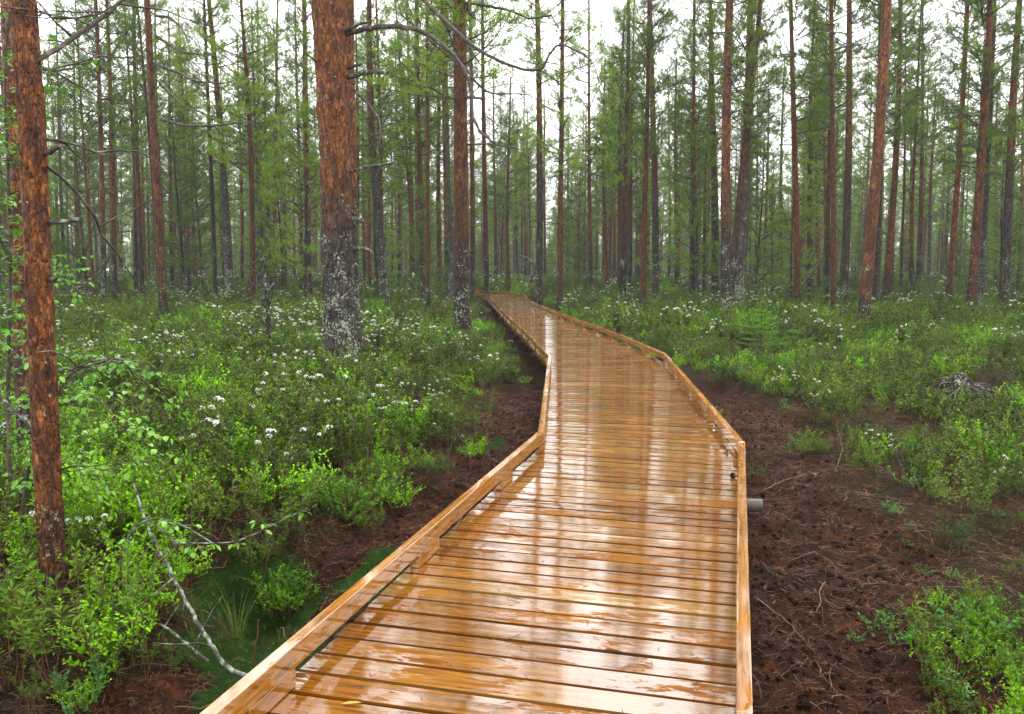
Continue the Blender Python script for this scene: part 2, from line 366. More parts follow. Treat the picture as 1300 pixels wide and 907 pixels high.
hh = t.math('ADD', t.math('MULTIPLY', n1, .7), t.math('ADD', t.math('MULTIPLY', n2, .35), t.math('MULTIPLY', n4, .12)))
M['ground'] = t.pbr(c, t.rng(n2, .35, .65, .5, .95), t.bump(hh, 1.0, .12), .06)
g = mb.build('ground', M['ground']); tag(g, kind='structure')
a = g.data.attributes.new('cover', 'FLOAT_VECTOR', 'POINT')
a.data.foreach_set('vector', np.stack([pe.reshape(-1), mo.reshape(-1), np.zeros(pe.size)], -1).reshape(-1))

# ------------------------------------------------------------------ boardwalk
bw = empty('boardwalk', (float(Rn[0][0] + Ln[0][0]) / 2, float(Rn[0][1] + Ln[0][1]) / 2, 0)); bwl = np.array(bw.location)
tag(bw, 'wet honey-brown plank boardwalk winding through the pine mire with low edge rails', 'boardwalk')
def along(P):
    s = np.concatenate([[0], np.cumsum(np.linalg.norm(np.diff(P, axis=0), axis=1))]); return s
def pt(P, S, s): return np.array([np.interp(s, S, P[:, 0]), np.interp(s, S, P[:, 1])])
SL, SR = along(Ln), along(Rn)
# stations (left arc length, right arc length) that fix the direction of the boards
def arc(P, S, i, extra=0): return S[i] + extra
stations = [(0.0, 0.0)]
def perp_station(sl):      # right arc where the board from left arc sl (tilted 15 degrees in the first run) lands
    a = pt(Ln, SL, sl); best = min(np.linspace(0, SR[2], 800), key=lambda s: abs(math.atan2(*(lambda q: (q[1], q[0]))(pt(Rn, SR, s) - a)) - math.radians(-15.0)))
    return (sl, best)
stations = [perp_station(s) for s in (1.2, 4.0, 5.5, 7.2)]
stations.insert(0, (stations[0][0] - 1.2, stations[0][1] - 1.2 if stations[0][1] > 1.2 else 0.0))
def st(yl, yr):            # stations given by depth along each rail
    f = lambda P, S, y: float(np.interp(y, P[:-2, 1], S[:-2]))
    return (f(Ln, SL, yl), f(Rn, SR, yr))
y2 = float(Rn[2][1]); 
stations += [st(Ln[2][1] + .62, Rn[2][1] + .55), st(Ln[3][1] - .4, Ln[3][1] - .4), st(15.5, 16.0), st(20, 20.8), st(26, 27), st(float(Ln[6][1]), float(Rn[7][1]) - 1.6), (SL[7], SR[8]), (SL[8] , SR[10]), (SL[9], SR[11])]
st2 = [stations[0]]
for s in stations[1:]:
    if s[0] > st2[-1][0] + .2 and s[1] > st2[-1][1] + .05: st2.append(s)
BV = []; BF = []; UVs = []; RN = []; bi = 0
K = 5
def board(a0, a1, b0, b1):
    """a0,a1 near edge left/right ends, b0,b1 far edge"""
    global bi
    n0 = len(BV); ru, rv = random.random() * 40, random.random() * 40; r1, r2 = random.random(), random.random()
    L = np.linalg.norm(a1 - a0); wdt = np.linalg.norm(((b0 + b1) - (a0 + a1)) / 2); zt = random.uniform(-.0015, .0015); cup = random.uniform(-.0016, .0012); tilt = random.uniform(-.0014, .0014)
    eL, eR = random.uniform(-.008, .008), random.uniform(-.008, .008); dirv = (a1 - a0) / L
    a0 = a0 + dirv * eL; b0 = b0 + dirv * eL; a1 = a1 + dirv * eR; b1 = b1 + dirv * eR
    g_ = .0048 / max(wdt, .05)
    vs = [g_ + (1 - 2 * g_) * q for q in (0, .038, .3, .7, .962, 1)]
    rows = []
    for e, (p, q) in enumerate(((a0, b0), (a1, b1))):
        for k, vv in enumerate(vs):
            xy = p + (q - p) * vv; z = zt + cup * (1 - (2 * vv - 1) ** 2) + tilt * (2 * vv - 1) * (1 if e else .4) - (.0075 if k in (0, 5) else 0)
            BV.append((xy[0] - bwl[0], xy[1] - bwl[1], z)); rows.append((e * L + ru, vv * wdt + rv))
        for vv in (vs[0], vs[-1]):
            xy = p + (q - p) * vv; BV.append((xy[0] - bwl[0], xy[1] - bwl[1], -.028)); rows.append((e * L + ru, vv * wdt + rv + .03))
    o = 8
    fs = [[n0 + k, n0 + o + k, n0 + o + k + 1, n0 + k + 1] for k in range(5)]
    fs += [[n0 + 6, n0 + o + 6, n0 + o, n0 + 0], [n0 + 5, n0 + o + 5, n0 + o + 7, n0 + 7], [n0 + 7, n0 + o + 7, n0 + o + 6, n0 + 6],
           [n0 + 6, n0, n0 + 1, n0 + 2, n0 + 3, n0 + 4, n0 + 5, n0 + 7], [n0 + o + 7, n0 + o + 5, n0 + o + 4, n0 + o + 3, n0 + o + 2, n0 + o + 1, n0 + o, n0 + o + 6]]
    for f in fs:
        BF.append(f)
        for q in f: UVs.append(rows[q - n0]); RN.append((r1, r2))
    bi += 1
for (l0, r0), (l1, r1) in zip(st2[:-1], st2[1:]):
    n = max(1, round(((l1 - l0) + (r1 - r0)) / 2 / .146))
    for k in range(n):
        f0, f1 = k / n, (k + 1) / n
        board(pt(Ln, SL, l0 + (l1 - l0) * f0), pt(Rn, SR, r0 + (r1 - r0) * f0), pt(Ln, SL, l0 + (l1 - l0) * f1), pt(Rn, SR, r0 + (r1 - r0) * f1))
def uvmesh(name, V, Fs, uvs, rn, mat, parent):
    me = bpy.data.meshes.new(name); me.from_pydata([tuple(map(float, v)) for v in V], [], Fs)
    u = me.uv_layers.new(name='UVMap'); r = me.uv_layers.new(name='Rnd')
    u.data.foreach_set('uv', np.array(uvs, float).reshape(-1)); r.data.foreach_set('uv', np.array(rn, float).reshape(-1))
    me.materials.append(mat); o = bpy.data.objects.new(name, me); col.objects.link(o); o.parent = parent; return o
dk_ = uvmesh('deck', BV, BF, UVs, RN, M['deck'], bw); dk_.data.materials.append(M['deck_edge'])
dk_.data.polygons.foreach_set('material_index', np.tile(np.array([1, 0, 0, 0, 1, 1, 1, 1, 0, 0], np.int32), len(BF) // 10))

def offset(P, w, side):    # mitred inner line
    out = []
    for i in range(len(P)):
        ds = []
        if i > 0: d = P[i] - P[i - 1]; ds.append(d / np.linalg.norm(d))
        if i < len(P) - 1: d = P[i + 1] - P[i]; ds.append(d / np.linalg.norm(d))
        ns = [np.array([d[1], -d[0]]) * side for d in ds]
        m = sum(ns); m = m / np.linalg.norm(m); out.append(P[i] + m * w / max(.4, m @ ns[0]))
    return np.array(out)
def prism(name, o0, i0, o1, i1, z0, z1, mat, bev=.004):
    c = (o0 + i0 + o1 + i1) / 4; V = []; 
    for z in (z0, z1):
        for p in (o0, i0, i1, o1): V.append((p[0] - bwl[0], p[1] - bwl[1], z))
    L = np.linalg.norm(o1 - o0); ru, rv = random.random() * 40, random.random() * 40; r = (random.random() * .6, random.random() * .5)
    Fs = [[0, 3, 2, 1], [4, 5, 6, 7], [0, 1, 5, 4], [1, 2, 6, 5], [2, 3, 7, 6], [3, 0, 4, 7]]
    w_ = np.linalg.norm(o0 - i0); h_ = z1 - z0
    U = [[(0, 0), (L, 0), (L, w_), (0, w_)], [(0, 0), (0, w_), (L, w_), (L, 0)], [(0, .2), (.0, .2 + w_), (h_, .2 + w_), (h_, .2)], [(0, w_ + h_), (L, w_ + h_), (L, w_), (0, w_)], [(0, .4), (0, .4 + w_), (h_, .4 + w_), (h_, .4)], [(L, -h_), (0, -h_), (0, 0), (L, 0)]]
    uvs = [(u + ru, v_ + rv) for f in U for u, v_ in f]
    o = uvmesh(name, V, Fs, uvs, [r] * len(uvs), mat, bw)
    b = o.modifiers.new('edge', 'BEVEL'); b.width = bev; b.segments = 2; b.harden_normals = False
    return o
RW = .05
for P, side in ((Ln, 1), (Rn, -1)):
    I = offset(P, RW, side); 
    for k in range(len(P) - 1):
        o0, o1, i0, i1 = P[k], P[k + 1], I[k], I[k + 1]; L = np.linalg.norm(o1 - o0)
        n = max(1, round(L / 3.4)); fr = [0] + [(q + random.uniform(-.08, .08)) / n for q in range(1, n)] + [1]
        for a_, b_ in zip(fr[:-1], fr[1:]):
            e = .0008 / L
            prism('edge_rail', o0 + (o1 - o0) * (a_ + e), i0 + (i1 - i0) * (a_ + e), o0 + (o1 - o0) * (b_ - e), i0 + (i1 - i0) * (b_ - e),   .068, .152 + random.uniform(0, .002), M['rail'])
    S = along(P); s = 1.15 if side == 1 else .5
    first = [2.63, 4.95 - .0, 6.6] 
    while s < S[-1] - 1:
        k = int(np.searchsorted(S, s) - 1); k = max(0, min(k, len(P) - 2))
        bl = .30
        if s + bl < S[k + 1] and s - S[k] > .03:
            d = (P[k + 1] - P[k]) / np.linalg.norm(P[k + 1] - P[k]); nrm_ = np.array([d[1], -d[0]]) * side
            a_ = P[k] + d * (s - S[k]); b_ = a_ + d * bl
            prism('spacer_block', a_ + nrm_ * .002, a_ + nrm_ * (RW + .001), b_ + nrm_ * .002, b_ + nrm_ * (RW + .001), .0035, .0675, M['rail'], .002)
            s += 1.52
        else: s += .12
# joists under the deck along both edges, and cross beams (one end sticks out on the right)
for P, side in ((Ln, 1), (Rn, -1)):
    A, B = offset(P, .10, side), offset(P, .15, side)
    for k in range(len(P) - 1): prism('joist', A[k], B[k], A[k + 1], B[k + 1], -.19, -.030, M['rail'], .002)
pe_ = at(956, 627, z=-.06)[:2]
for q, s in enumerate(np.arange(.9, SL[-1] - 2, 2.9)):
    a_ = pt(Ln, SL, s); fr_ = s / SL[-1]; b_ = Rn[np.argmin(np.hypot(*(Rn - a_).T))]
    # nearest point on the right line
    ss_ = np.linspace(0, SR[-1], 1500); PR = np.stack([np.interp(ss_, SR, Rn[:, 0]), np.interp(ss_, SR, Rn[:, 1])], 1)
    b_ = PR[np.argmin(np.hypot(PR[:, 0] - a_[0], PR[:, 1] - a_[1]))]
    if q == 2:
        b_ = pe_; a_ = Ln[np.argmin(np.hypot(*(Ln - b_).T))]; 
        PL = np.stack([np.interp(ss_, SL, Ln[:, 0]), np.interp(ss_, SL, Ln[:, 1])], 1); a_ = PL[np.argmin(np.hypot(PL[:, 0] - b_[0], PL[:, 1] - b_[1]))]
    d = (b_ - a_) / np.linalg.norm(b_ - a_); n_ = np.array([-d[1], d[0]])
    ex = .065 if q == 2 else -.08
    mbb = MB(); A3 = np.array([*(a_ + d * .08 - bwl[:2]), -.14 if q == 2 else -.27]); B3 = np.array([*(b_ + d * ex - bwl[:2]), -.14 if q == 2 else -.27])
    if q == 2: A3[:2] = B3[:2] - d * .26
    mbb.tube([A3, A3 + (B3 - A3) * .5, B3 - (B3 - A3) * .02, B3], [.046, .046, .046, .043], 12, 0, smooth=True)
    Vc = mbb.v[0][-12:]; mbb.add(np.vstack([Vc, Vc.mean(0)[None]]), [[k, (k + 1) % 12, 12] for k in range(12)], 0)
    mbb.build('support_beam', M['rail_grey'], bw)

# ------------------------------------------------------------------ pines
def crown_mesh(seed, H, base, wid, name, needle, tufts=1.0):
    """twiggy crown: whorled limbs curving upwards, side twigs, needle shoots"""
    rr = random.Random(seed); mb = MB(); sp = []; sdir = []
    z = base
    while z < H - .15:
        u = (z - base) / (H - base); L = wid * (.55 + .75 * math.sin(math.pi * min(1, u * .9 + .18))) * (1 - u ** 2.2 * .8)
        for k in range(rr.choice((2, 3, 3, 4))):
            a = rr.uniform(0, 2 * math.pi); l = L * rr.uniform(.6, 1.15)
            e0 = math.radians(rr.uniform(-5, 30) + 25 * u); P = []; p = np.array([0, 0, z + rr.uniform(-.1, .1)]); h = a; n = 6
            for q in range(n):
                P.append(p.copy()); h += rr.uniform(-.28, .28); e0 += rr.uniform(-.12, .22)
                p = p + np.array([math.cos(h) * math.cos(e0), math.sin(h) * math.cos(e0), math.sin(e0)]) * l / (n - 1)
            P = np.array(P); mb.tube(P, np.linspace(.016 + .006 * l, .005, n), 3, 0, cap=False)
            nt_ = max(4, int(l * 8.5))
            for q in range(nt_):
                tt = rr.uniform(.3, 1.0); i0 = min(n - 2, int(tt * (n - 1))); fr = tt * (n - 1) - i0; b = P[i0] + (P[i0 + 1] - P[i0]) * fr
                hd = h + rr.uniform(-1.3, 1.3); el = rr.uniform(-.2, .8); tl = rr.uniform(.15, .5) * (1.2 - .4 * tt)
                dv = np.array([math.cos(hd) * math.cos(el), math.sin(hd) * math.cos(el), math.sin(el)])
                e = b + dv * tl; mb.tube([b, (b + e) / 2 + np.array([0, 0, -.02]), e], [.006, .005, .004], 3, 0, cap=False)
                for s_ in range(int(rr.choice((2, 3, 3, 4)) * tufts)):
                    sp.append(e + np.array([rr.gauss(0, .07), rr.gauss(0, .07), rr.gauss(0, .05)]) - dv * rr.uniform(0, tl * .5)); sdir.append(dv * .6 + np.array([rr.gauss(0, .3), rr.gauss(0, .3), .5]))
        z += rr.uniform(.22, .42)
    sp = np.array(sp); sd_ = norm(np.array(sdir))
    for tstep in (0, .045, .09):
        blades(mb, sp + sd_ * tstep, sd_, .085, .0105, 6, 1.1, 1)
    return mb.build(name, [M['branch'], needle])
def trunk_mesh(seed, H, r0, name, mat, sides=9, nseg=26):
    rr = random.Random(seed); z = np.linspace(0, 1, nseg) ** 1.1 * H
    ph, am = rr.uniform(0, 6), rr.uniform(.03, .10)
    P = np.stack([am * np.sin(z / H * 5 + ph) - am * math.sin(ph), am * np.cos(z / H * 4 + ph) - am * math.cos(ph), z], 1)
    R = r0 * (1 - .72 * (z / H) ** 1.3) * (1 + .35 * np.exp(-z / .25))
    mb = MB(); mb.tube(P, R, sides, 0, cap=False, rough=.10); return mb.build(name, mat)
def dead_branches(seed, z0, z1, n, name, Lmax=1.3):
    rr = random.Random(seed); mb = MB()
    for k in range(n):
        z = rr.uniform(z0, z1); a = rr.uniform(0, 6.28); l = rr.uniform(.15, Lmax) * (1 if rr.random() < .7 else .3); e = rr.uniform(-.5, .45); P = []; p = np.array([0, 0, z]); m = 6
        for q in range(m):
            P.append(p.copy()); a += rr.uniform(-.35, .35); e += rr.uniform(-.25, .25)
            p = p + np.array([math.cos(a) * math.cos(e), math.sin(a) * math.cos(e), math.sin(e)]) * l / (m - 1)
        mb.tube(P, np.linspace(.013, .004, m), 3, 0, cap=False)
        for q in range(rr.randint(0, 4)):
            b = P[rr.randint(2, 5)]; hd = a + rr.uniform(-1.2, 1.2); tl = l * rr.uniform(.15, .4); el = rr.uniform(-.6, .5)
            dv = np.array([math.cos(hd) * math.cos(el), math.sin(hd) * math.cos(el), math.sin(el)])
            mb.tube([b, b + dv * tl * .5 + np.array([0, 0, .01]), b + dv * tl], [.005, .004, .003], 3, 0, cap=False)
    return mb.build(name, M['branch'])
PROTO_H = 14.0
crowns = []; trunks = {}; deads = []
for k in range(6): crowns.append(crown_mesh(100 + k, PROTO_H, (4.8, 5.8, 6.8, 5.2, 7.2, 4.4)[k], (1.3, 1.5, 1.25, 1.6, 1.35, 1.15)[k], 'crown', M['needle_bright'] if k in (3, 5) else M['needle']))
for key in ('bark', 'bark_high', 'bark_grey', 'bark_orange'):
    trunks[key] = [trunk_mesh(hash(key) % 97 + q if False else 7 * q + len(key), PROTO_H, .12, 'trunk', M[key]) for q in range(3)]
for k in range(5): deads.append(dead_branches(50 + k, 1.4, 7.0, 34, 'dead_branches'))
used = set()
def part_copy(src, parent, loc=(0, 0, 0), rot=0, scale=(1, 1, 1), name=None):
    if src.name in used: o = src.copy(); col.objects.link(o)
    else: o = src; used.add(src.name)
    o.parent = parent; o.location = loc; o.rotation_euler = (0, 0, rot); o.scale = scale
    return o
TREES = []      # (px, object) for labels
def pine(x, y, dia, key, lean=0.0, hs_=None, crown=None, rot=None):
    z = gz(x, y) - .03; e = empty('pine_tree', (x, y, z)); e.rotation_euler = (random.gauss(0, .006), lean, 0)
    s = dia / .24; h = hs_ or random.uniform(.9, 1.18)
    part_copy(random.choice(trunks[key]), e, rot=random.uniform(0, 6.28), scale=(s, s, h))
    c = crowns[crown if crown is not None else random.randrange(6)]
    cs = random.uniform(.85, 1.2); part_copy(c, e, rot=random.uniform(0, 6.28), scale=(cs, cs, h))
    px_ = 650 + F * x / y
    if y < 21 and not (50 < px_ < 200 or 590 < px_ < 770): part_copy(crowns[(random.randrange(6))], e, rot=random.uniform(0, 6.28), scale=(cs * 1.1, cs * 1.1, h * 1.03))  # extra crown added on near pines to darken what the wet deck reflects
    part_copy(random.choice(deads), e, rot=random.uniform(0, 6.28), scale=(cs, cs, h))
    return e

# measured trunks: base px, row where the trunk sinks into the shrubs, width px, px at the top of the photo, bark, landmark label
T = [
 (132, 384, 7, 123, 'bark', 'very slender dark pine just right of the nearest flaky orange pine'),
 (208, 405, 11, 192, 'bark_orange', 'straight slim orange pine with long bare side limbs, left of the thick old pine'),
 (73, 350, 5, 60, 'bark', 0), (83, 352, 4, 74, 'bark', 0), (100, 357, 6, 97, 'bark', 0), (115, 352, 4, 108, 'bark_grey', 0), (143, 355, 4, 138, 'bark_orange', 0), (155, 355, 3, 150, 'bark', 0),
 (172, 365, 6, 160, 'bark_high', 0), (181, 368, 7, 172, 'bark', 0), (190, 365, 3, 178, 'bark', 0),
 (219, 365, 6, 212, 'bark', 0), (231, 368, 4, 226, 'bark_high', 0), (240, 362, 6, 226, 'bark', 0), (247, 360, 5, 233, 'bark_orange', 0), (274, 380, 6, 262, 'bark_high', 0),
 (284, 362, 4, 270, 'bark', 0), (290, 375, 10, 268, 'bark_grey', 'grey lichen-coated pine behind the small dead sapling, left of the thick old pine'),
 (307, 360, 5, 303, 'bark', 0), (335, 362, 7, 322, 'bark_grey', 0), (343, 360, 6, 338, 'bark', 0), (361, 355, 6, 348, 'bark_high', 0), (383, 362, 6, 378, 'bark', 0), (393, 376, 9, 382, 'bark', 'reddish pine standing close left of the thick old pine'),
 (463, 355, 5, 460, 'bark', 0), (469, 355, 6, 462, 'bark_orange', 0), (480, 352, 5, 468, 'bark_orange', 0), (489, 372, 12, 473, 'bark_grey', 'pale grey pine with orange upper stem, just right of the thick old pine'),
 (498, 355, 4, 496, 'bark', 0), (506, 355, 5, 503, 'bark', 0), (522, 362, 6, 519, 'bark_high', 0), (530, 362, 5, 527, 'bark', 0), (538, 368, 8, 534, 'bark', 0),
 (559, 360, 7, 560, 'bark_orange', 0), (568, 370, 9, 566, 'bark', 'orange pine with a misty grey foot, touching the left of the straight thick pine'),
 (600, 368, 7, 597, 'bark', 0), (618, 365, 7, 614, 'bark', 0), (629, 353, 5, 628, 'bark', 0), (646, 355, 6, 644, 'bark_orange', 0), (667, 352, 4, 668, 'bark', 0),
 (684, 374, 10, 683, 'bark_high', 'dark lichen-footed pine rising beside the far bend of the boardwalk'), (692, 355, 4, 692, 'bark', 0),
 (711, 372, 8, 709, 'bark_orange', 'thin bright orange pine right of the far boardwalk bend'),
 (721, 350, 3, 722, 'bark', 0), (742, 350, 4, 742, 'bark', 0), (751, 360, 6, 747, 'bark', 0), (757, 355, 3, 757, 'bark', 0), (765, 352, 3, 766, 'bark', 0), (771, 357, 6, 770, 'bark_orange', 0), (779, 355, 5, 781, 'bark', 0),
 (791, 363, 8, 792, 'bark', 0), (797, 355, 4, 799, 'bark', 0), (813, 353, 9, 815, 'bark', 0), (823, 355, 3, 826, 'bark', 0), (832, 368, 10, 830, 'bark_high', 'grey-footed pine with red upper stem, in the middle of the right flower field'),
 (849, 353, 4, 852, 'bark', 0), (859, 352, 7, 862, 'bark', 0), (880, 365, 7, 884, 'bark_high', 0), (887, 360, 4, 892, 'bark_orange', 0), (897, 355, 4, 901, 'bark', 0),
 (908, 365, 11, 907, 'bark_high', 'crooked-topped pine standing left behind the rust-red pine by the young spruce'),
 (923, 385, 14, 930, 'bark', 'sturdy rust-red pine rising directly behind the bright young spruce'),
 (938, 373, 14, 947, 'bark_grey', 'grey lichen-crusted pine right behind the rust-red pine by the young spruce'),
 (958, 355, 4, 964, 'bark', 0), (970, 355, 5, 977, 'bark', 0), (992, 352, 5, 1000, 'bark_orange', 0),
 (1012, 380, 9, 1011, 'bark_orange', 'clean straight orange pine with lichen-crusted foot, alone right of the young spruce'),
 (1020, 350, 5, 1026, 'bark', 0), (1029, 358, 8, 1036, 'bark', 0), (1049, 372, 5, 1053, 'bark_orange', 0), (1058, 396, 7, 1060, 'bark_orange', 'thin reddish pine dotted with lichen tufts, left of the dark lichen-splashed pine'),
 (1071, 380, 11, 1081, 'bark_high', 'dark pine splashed with lichen, left of the orange leaning pine'),
 (1096, 394, 16, 1120, 'bark_orange', 'thick orange pine leaning to the right, nearest trunk on the right side'),
 (1110, 378, 11, 1120, 'bark_high', 'dark trunk half hidden behind the leaning thick orange pine'),
 (1124, 375, 9, 1142, 'bark_orange', 'slim orange pine leaning right beside the thick leaning pine'),
 (1143, 378, 4, 1150, 'bark', 0), (1165, 355, 7, 1172, 'bark', 0), (1180, 358, 5, 1188, 'bark_grey', 0), (1195, 352, 3, 1202, 'bark', 0),
 (1204, 373, 8, 1223, 'bark_orange', 'slender orange pine leaning right, left of the doubled pine near the right edge'), (1215, 360, 3, 1220, 'bark', 0),
 (1233, 384, 12, 1250, 'bark_orange', 'orange pine in front of the doubled pair near the right edge'), (1245, 384, 9, 1256, 'bark_grey', 'grey-footed trunk behind the orange one of the doubled pair near the right edge'),
 (1263, 354, 5, 1272, 'bark', 0), (1276, 378, 12, 1299, 'bark_high', 'dark lichen-splashed pine leaning right at the right edge'), (1296, 357, 5, 1306, 'bark', 0),
]
def place_xy(px, py, w_, side_z=.30):
    d1 = (CH - side_z) * F / (py - HOR); d2 = (.21 if w_ < 9 else .32) * F / w_; d = math.sqrt(d1 * d2) if w_ < 9 else d1 ** .6 * d2 ** .4
    return (px - 650) / F * d * 1.0, d
marks = [(q[0], q[5]) for q in T if q[5]] + [(430, 'the thick old pine'), (586, 'the straight thick pine'), (60, 'the nearest flaky pine')]
short = {132: 'the very slender dark pine', 208: 'the slim orange pine with bare limbs', 290: 'the grey lichen-coated pine', 393: 'the reddish pine by the thick old pine', 489: 'the pale grey pine', 568: 'the misty-footed pine', 684: 'the dark pine at the boardwalk bend', 711: 'the bright orange pine', 832: 'the grey-footed flower field pine', 908: 'the crooked-topped pine', 923: 'the rust-red pine', 938: 'the grey crusted pine', 1012: 'the clean straight orange pine', 1058: 'the thin tufted pine', 1071: 'the dark splashed pine', 1096: 'the leaning thick pine', 1110: 'the half hidden dark pine', 1124: 'the slim leaning pine', 1204: 'the slender leaning pine', 1233: 'the doubled pine', 1245: 'the doubled pine', 1276: 'the dark edge pine', 430: 'the thick old pine', 586: 'the straight thick pine', 60: 'the nearest flaky pine'}
marks = sorted(short.items())
ORD = ['first', 'second', 'third', 'fourth', 'fifth', 'sixth', 'seventh', 'eighth', 'ninth', 'tenth', 'eleventh', 'twelfth', 'thirteenth']
bets = {}
for q in T:
    if not q[5]:
        k = max([i for i, m in enumerate(marks) if m[0] < q[0]], default=0); bets.setdefault(k, []).append(q[0])
for q in T:
    px, py, w_, pt_, key, lab = q
    x, d = place_xy(px, py, w_)
    r0 = ray(px, py); x = r0[0] / r0[1] * d
    rt = ray(pt_, 0); xt = rt[0] / rt[1] * d; zt = CH + rt[2] / rt[1] * d; zb = CH + r0[2] / r0[1] * d
    lean = math.atan2(xt - x, zt - zb)
    z0 = gz(x, d); x0 = x - math.tan(lean) * (zb - z0)
    dia = w_ * d / F / (1 - .72 * .04)
    e = pine(x0, d, dia * .95, key, lean, random.uniform(1.12, 1.35) if d < 40 else None)
    tone = {'bark': 'reddish-brown', 'bark_high': 'dark-barked', 'bark_grey': 'greyish lichened', 'bark_orange': 'orange-barked'}[key]
    if lab: tag(e, lab, 'pine tree', 'pines of the mire forest')
    else:
        k = max([i for i, m in enumerate(marks) if m[0] < px], default=0); lst = sorted(bets[k]); n = lst.index(px)
        a_ = marks[k][1]; b_ = marks[min(k + 1, len(marks) - 1)][1]
        th = 'thin' if w_ < 6 else 'slim'
        l_ = f"{th} {tone} pine, {ORD[n]} going right from {a_}" if len(lst) > 1 else f"{th} {tone} pine right beside {a_}"
        tag(e, l_, 'pine tree', 'pines of the mire forest')
    TREES.append((x0, d))

# large near pines with their own trunks and limbs
def hero_trunk(pts, Y, widths, name, mat, parent, origin, sides=40, step=.02, topz=None, amp=.05):
    """trunk through photo points at distance Y"""
    P = np.array([at(px, py, Y=Y) for px, py in pts]); W = np.array(widths) * Y / F / 2
    z = P[:, 2]; o_ = np.argsort(z); P = P[o_]; W = W[o_]; z = z[o_]
    zz = np.arange(z[0], z[-1], step)
    X_ = np.interp(zz, z, P[:, 0]); Y_ = np.interp(zz, z, P[:, 1]); R = np.interp(zz, z, W)
    Hh = topz or z[-1]
    if topz:
        z2 = np.arange(zz[-1] + .1, topz, .25); sx = (X_[-1] - X_[len(X_) // 2]) / (zz[-1] - zz[len(zz) // 2])
        X_ = np.concatenate([X_, X_[-1] + sx * (z2 - zz[-1])]); Y_ = np.concatenate([Y_, np.full(len(z2), Y_[-1])]); R = np.concatenate([R, np.linspace(R[-1], .03, len(z2))]); zz = np.concatenate([zz, z2])
    a = np.arange(sides) * 2 * np.pi / sides; A_, Zg = np.meshgrid(a, zz)
    nn = fbm(np.cos(A_) * 1.1 + A_ * .4, Zg * .8, .22, 4, 41) - .5; n2 = np.abs(fbm(A_ * 1.0, Zg * .35, .10, 3, 47) - .5)
    wrap = np.minimum(A_, 2 * np.pi - A_); nn = fbm(wrap * .55 + 3 * (np.sin(A_)), Zg, .30, 4, 41) - .5; n2 = np.abs(fbm(wrap + np.sin(A_), Zg * .5, .14, 3, 47) - .5)
    RR = R[:, None] * (1 + amp * 2.2 * nn - amp * 2.0 * n2)
    V = np.stack([X_[:, None] + RR * np.cos(A_) - origin[0], Y_[:, None] + RR * np.sin(A_) - origin[1], Zg - origin[2]], -1)
    n = len(zz); i = np.arange(n - 1)[:, None] * sides; j = np.arange(sides)[None]; k = (j + 1) % sides
    mb = MB(); mb.add(V, np.stack([i + j, i + k, i + sides + k, i + sides + j], -1).reshape(-1, 4), 0, True)
    return mb.build(name, mat, parent), np.stack([X_, Y_, zz], 1)
def limb(name, pts, Y, w0, w1, parent, origin, mat, dy=None, twigs=0, needles=0, seed=0, nlen=.06):
    """a bough through photo points; dy = change of distance along it"""
    rr = random.Random(seed); n = len(pts); dy = dy or 0
    P = np.array([at(px, py, Y=Y + dy * i / (n - 1)) for i, (px, py) in enumerate(pts)])
    s = np.concatenate([[0], np.cumsum(np.linalg.norm(np.diff(P, axis=0), axis=1))]); m = max(8, int(s[-1] / .06)); u = np.linspace(0, s[-1], m)
    Q = np.stack([np.interp(u, s, P[:, k]) for k in range(3)], 1)
    for _ in range(2): Q[1:-1] = (Q[:-2] + 2 * Q[1:-1] + Q[2:]) / 4
    Q[1:-1] += RS.normal(size=(m - 2, 3)) * .004
    o = np.array(origin); mb = MB(); mb.tube(Q - o, np.linspace(w0, w1, m) * Y / F / 2, 7, 0, rough=.25)
    sp = []; sdv = []
    for k in range(twigs):
        i0 = rr.randint(int(m * .15), m - 2); T_ = norm(Q[i0 + 1] - Q[i0]); hd = norm(T_ * .6 + np.array([rr.gauss(0, .6), rr.gauss(0, .6), rr.gauss(0, .45)])); l = rr.uniform(.15, .55)
        p = Q[i0].copy(); R_ = [p.copy()]
        for q in range(4):
            hd = norm(hd + np.array([rr.gauss(0, .25), rr.gauss(0, .25), rr.gauss(.0, .2)])); p = p + hd * l / 4; R_.append(p.copy())
        mb.tube(np.array(R_) - o, np.linspace(.006, .0025, 5), 4, 0)
        for q in range(needles):
            b = R_[rr.choice((2, 3, 4, 4))] - o; sp.append(b + np.array([rr.gauss(0, .03)] * 3)); sdv.append(hd * .7 + np.array([rr.gauss(0, .4), rr.gauss(0, .4), .35]))
    if sp:
        sp = np.array(sp); sdv = norm(np.array(sdv))
        for tstep in (0, .02, .04, .06): blades(mb, sp + sdv * tstep, sdv, nlen, .0028, 9, .9, 1)
    return mb.build(name, [mat, M['needle']], parent)

# nearest flaky pine on the left
Y1 = 4.55; e1 = empty('pine_tree', tuple(at(70, 800, Y=Y1))); o1 = np.array(e1.location)
tag(e1, 'nearest pine with flaky orange bark, standing at the left edge of the foreground', 'pine tree', 'pines of the mire forest')
hero_trunk([(70, 812), (68, 740), (60, 600), (52, 420), (43, 200), (37, 100), (27, 0)], Y1, [37, 33, 32.5, 32, 31, 31, 32], 'trunk', M['bark_flaky'], e1, o1, 56, .010, 9.0, .115)
limb('branch', [(48, 78), (75, 60), (100, 46), (130, 20), (160, 0), (200, -40)], Y1, 7, 4, e1, o1, M['branch'], .5, 6, 0, 1)
limb('branch', [(55, 88), (85, 90), (112, 79)], Y1, 4, 1.5, e1, o1, M['branch'], .2, 2, 0, 2)
limb('branch', [(55, 176), (80, 178), (110, 190), (152, 202)], Y1, 4, 1.5, e1, o1, M['branch'], .4, 4, 0, 3)
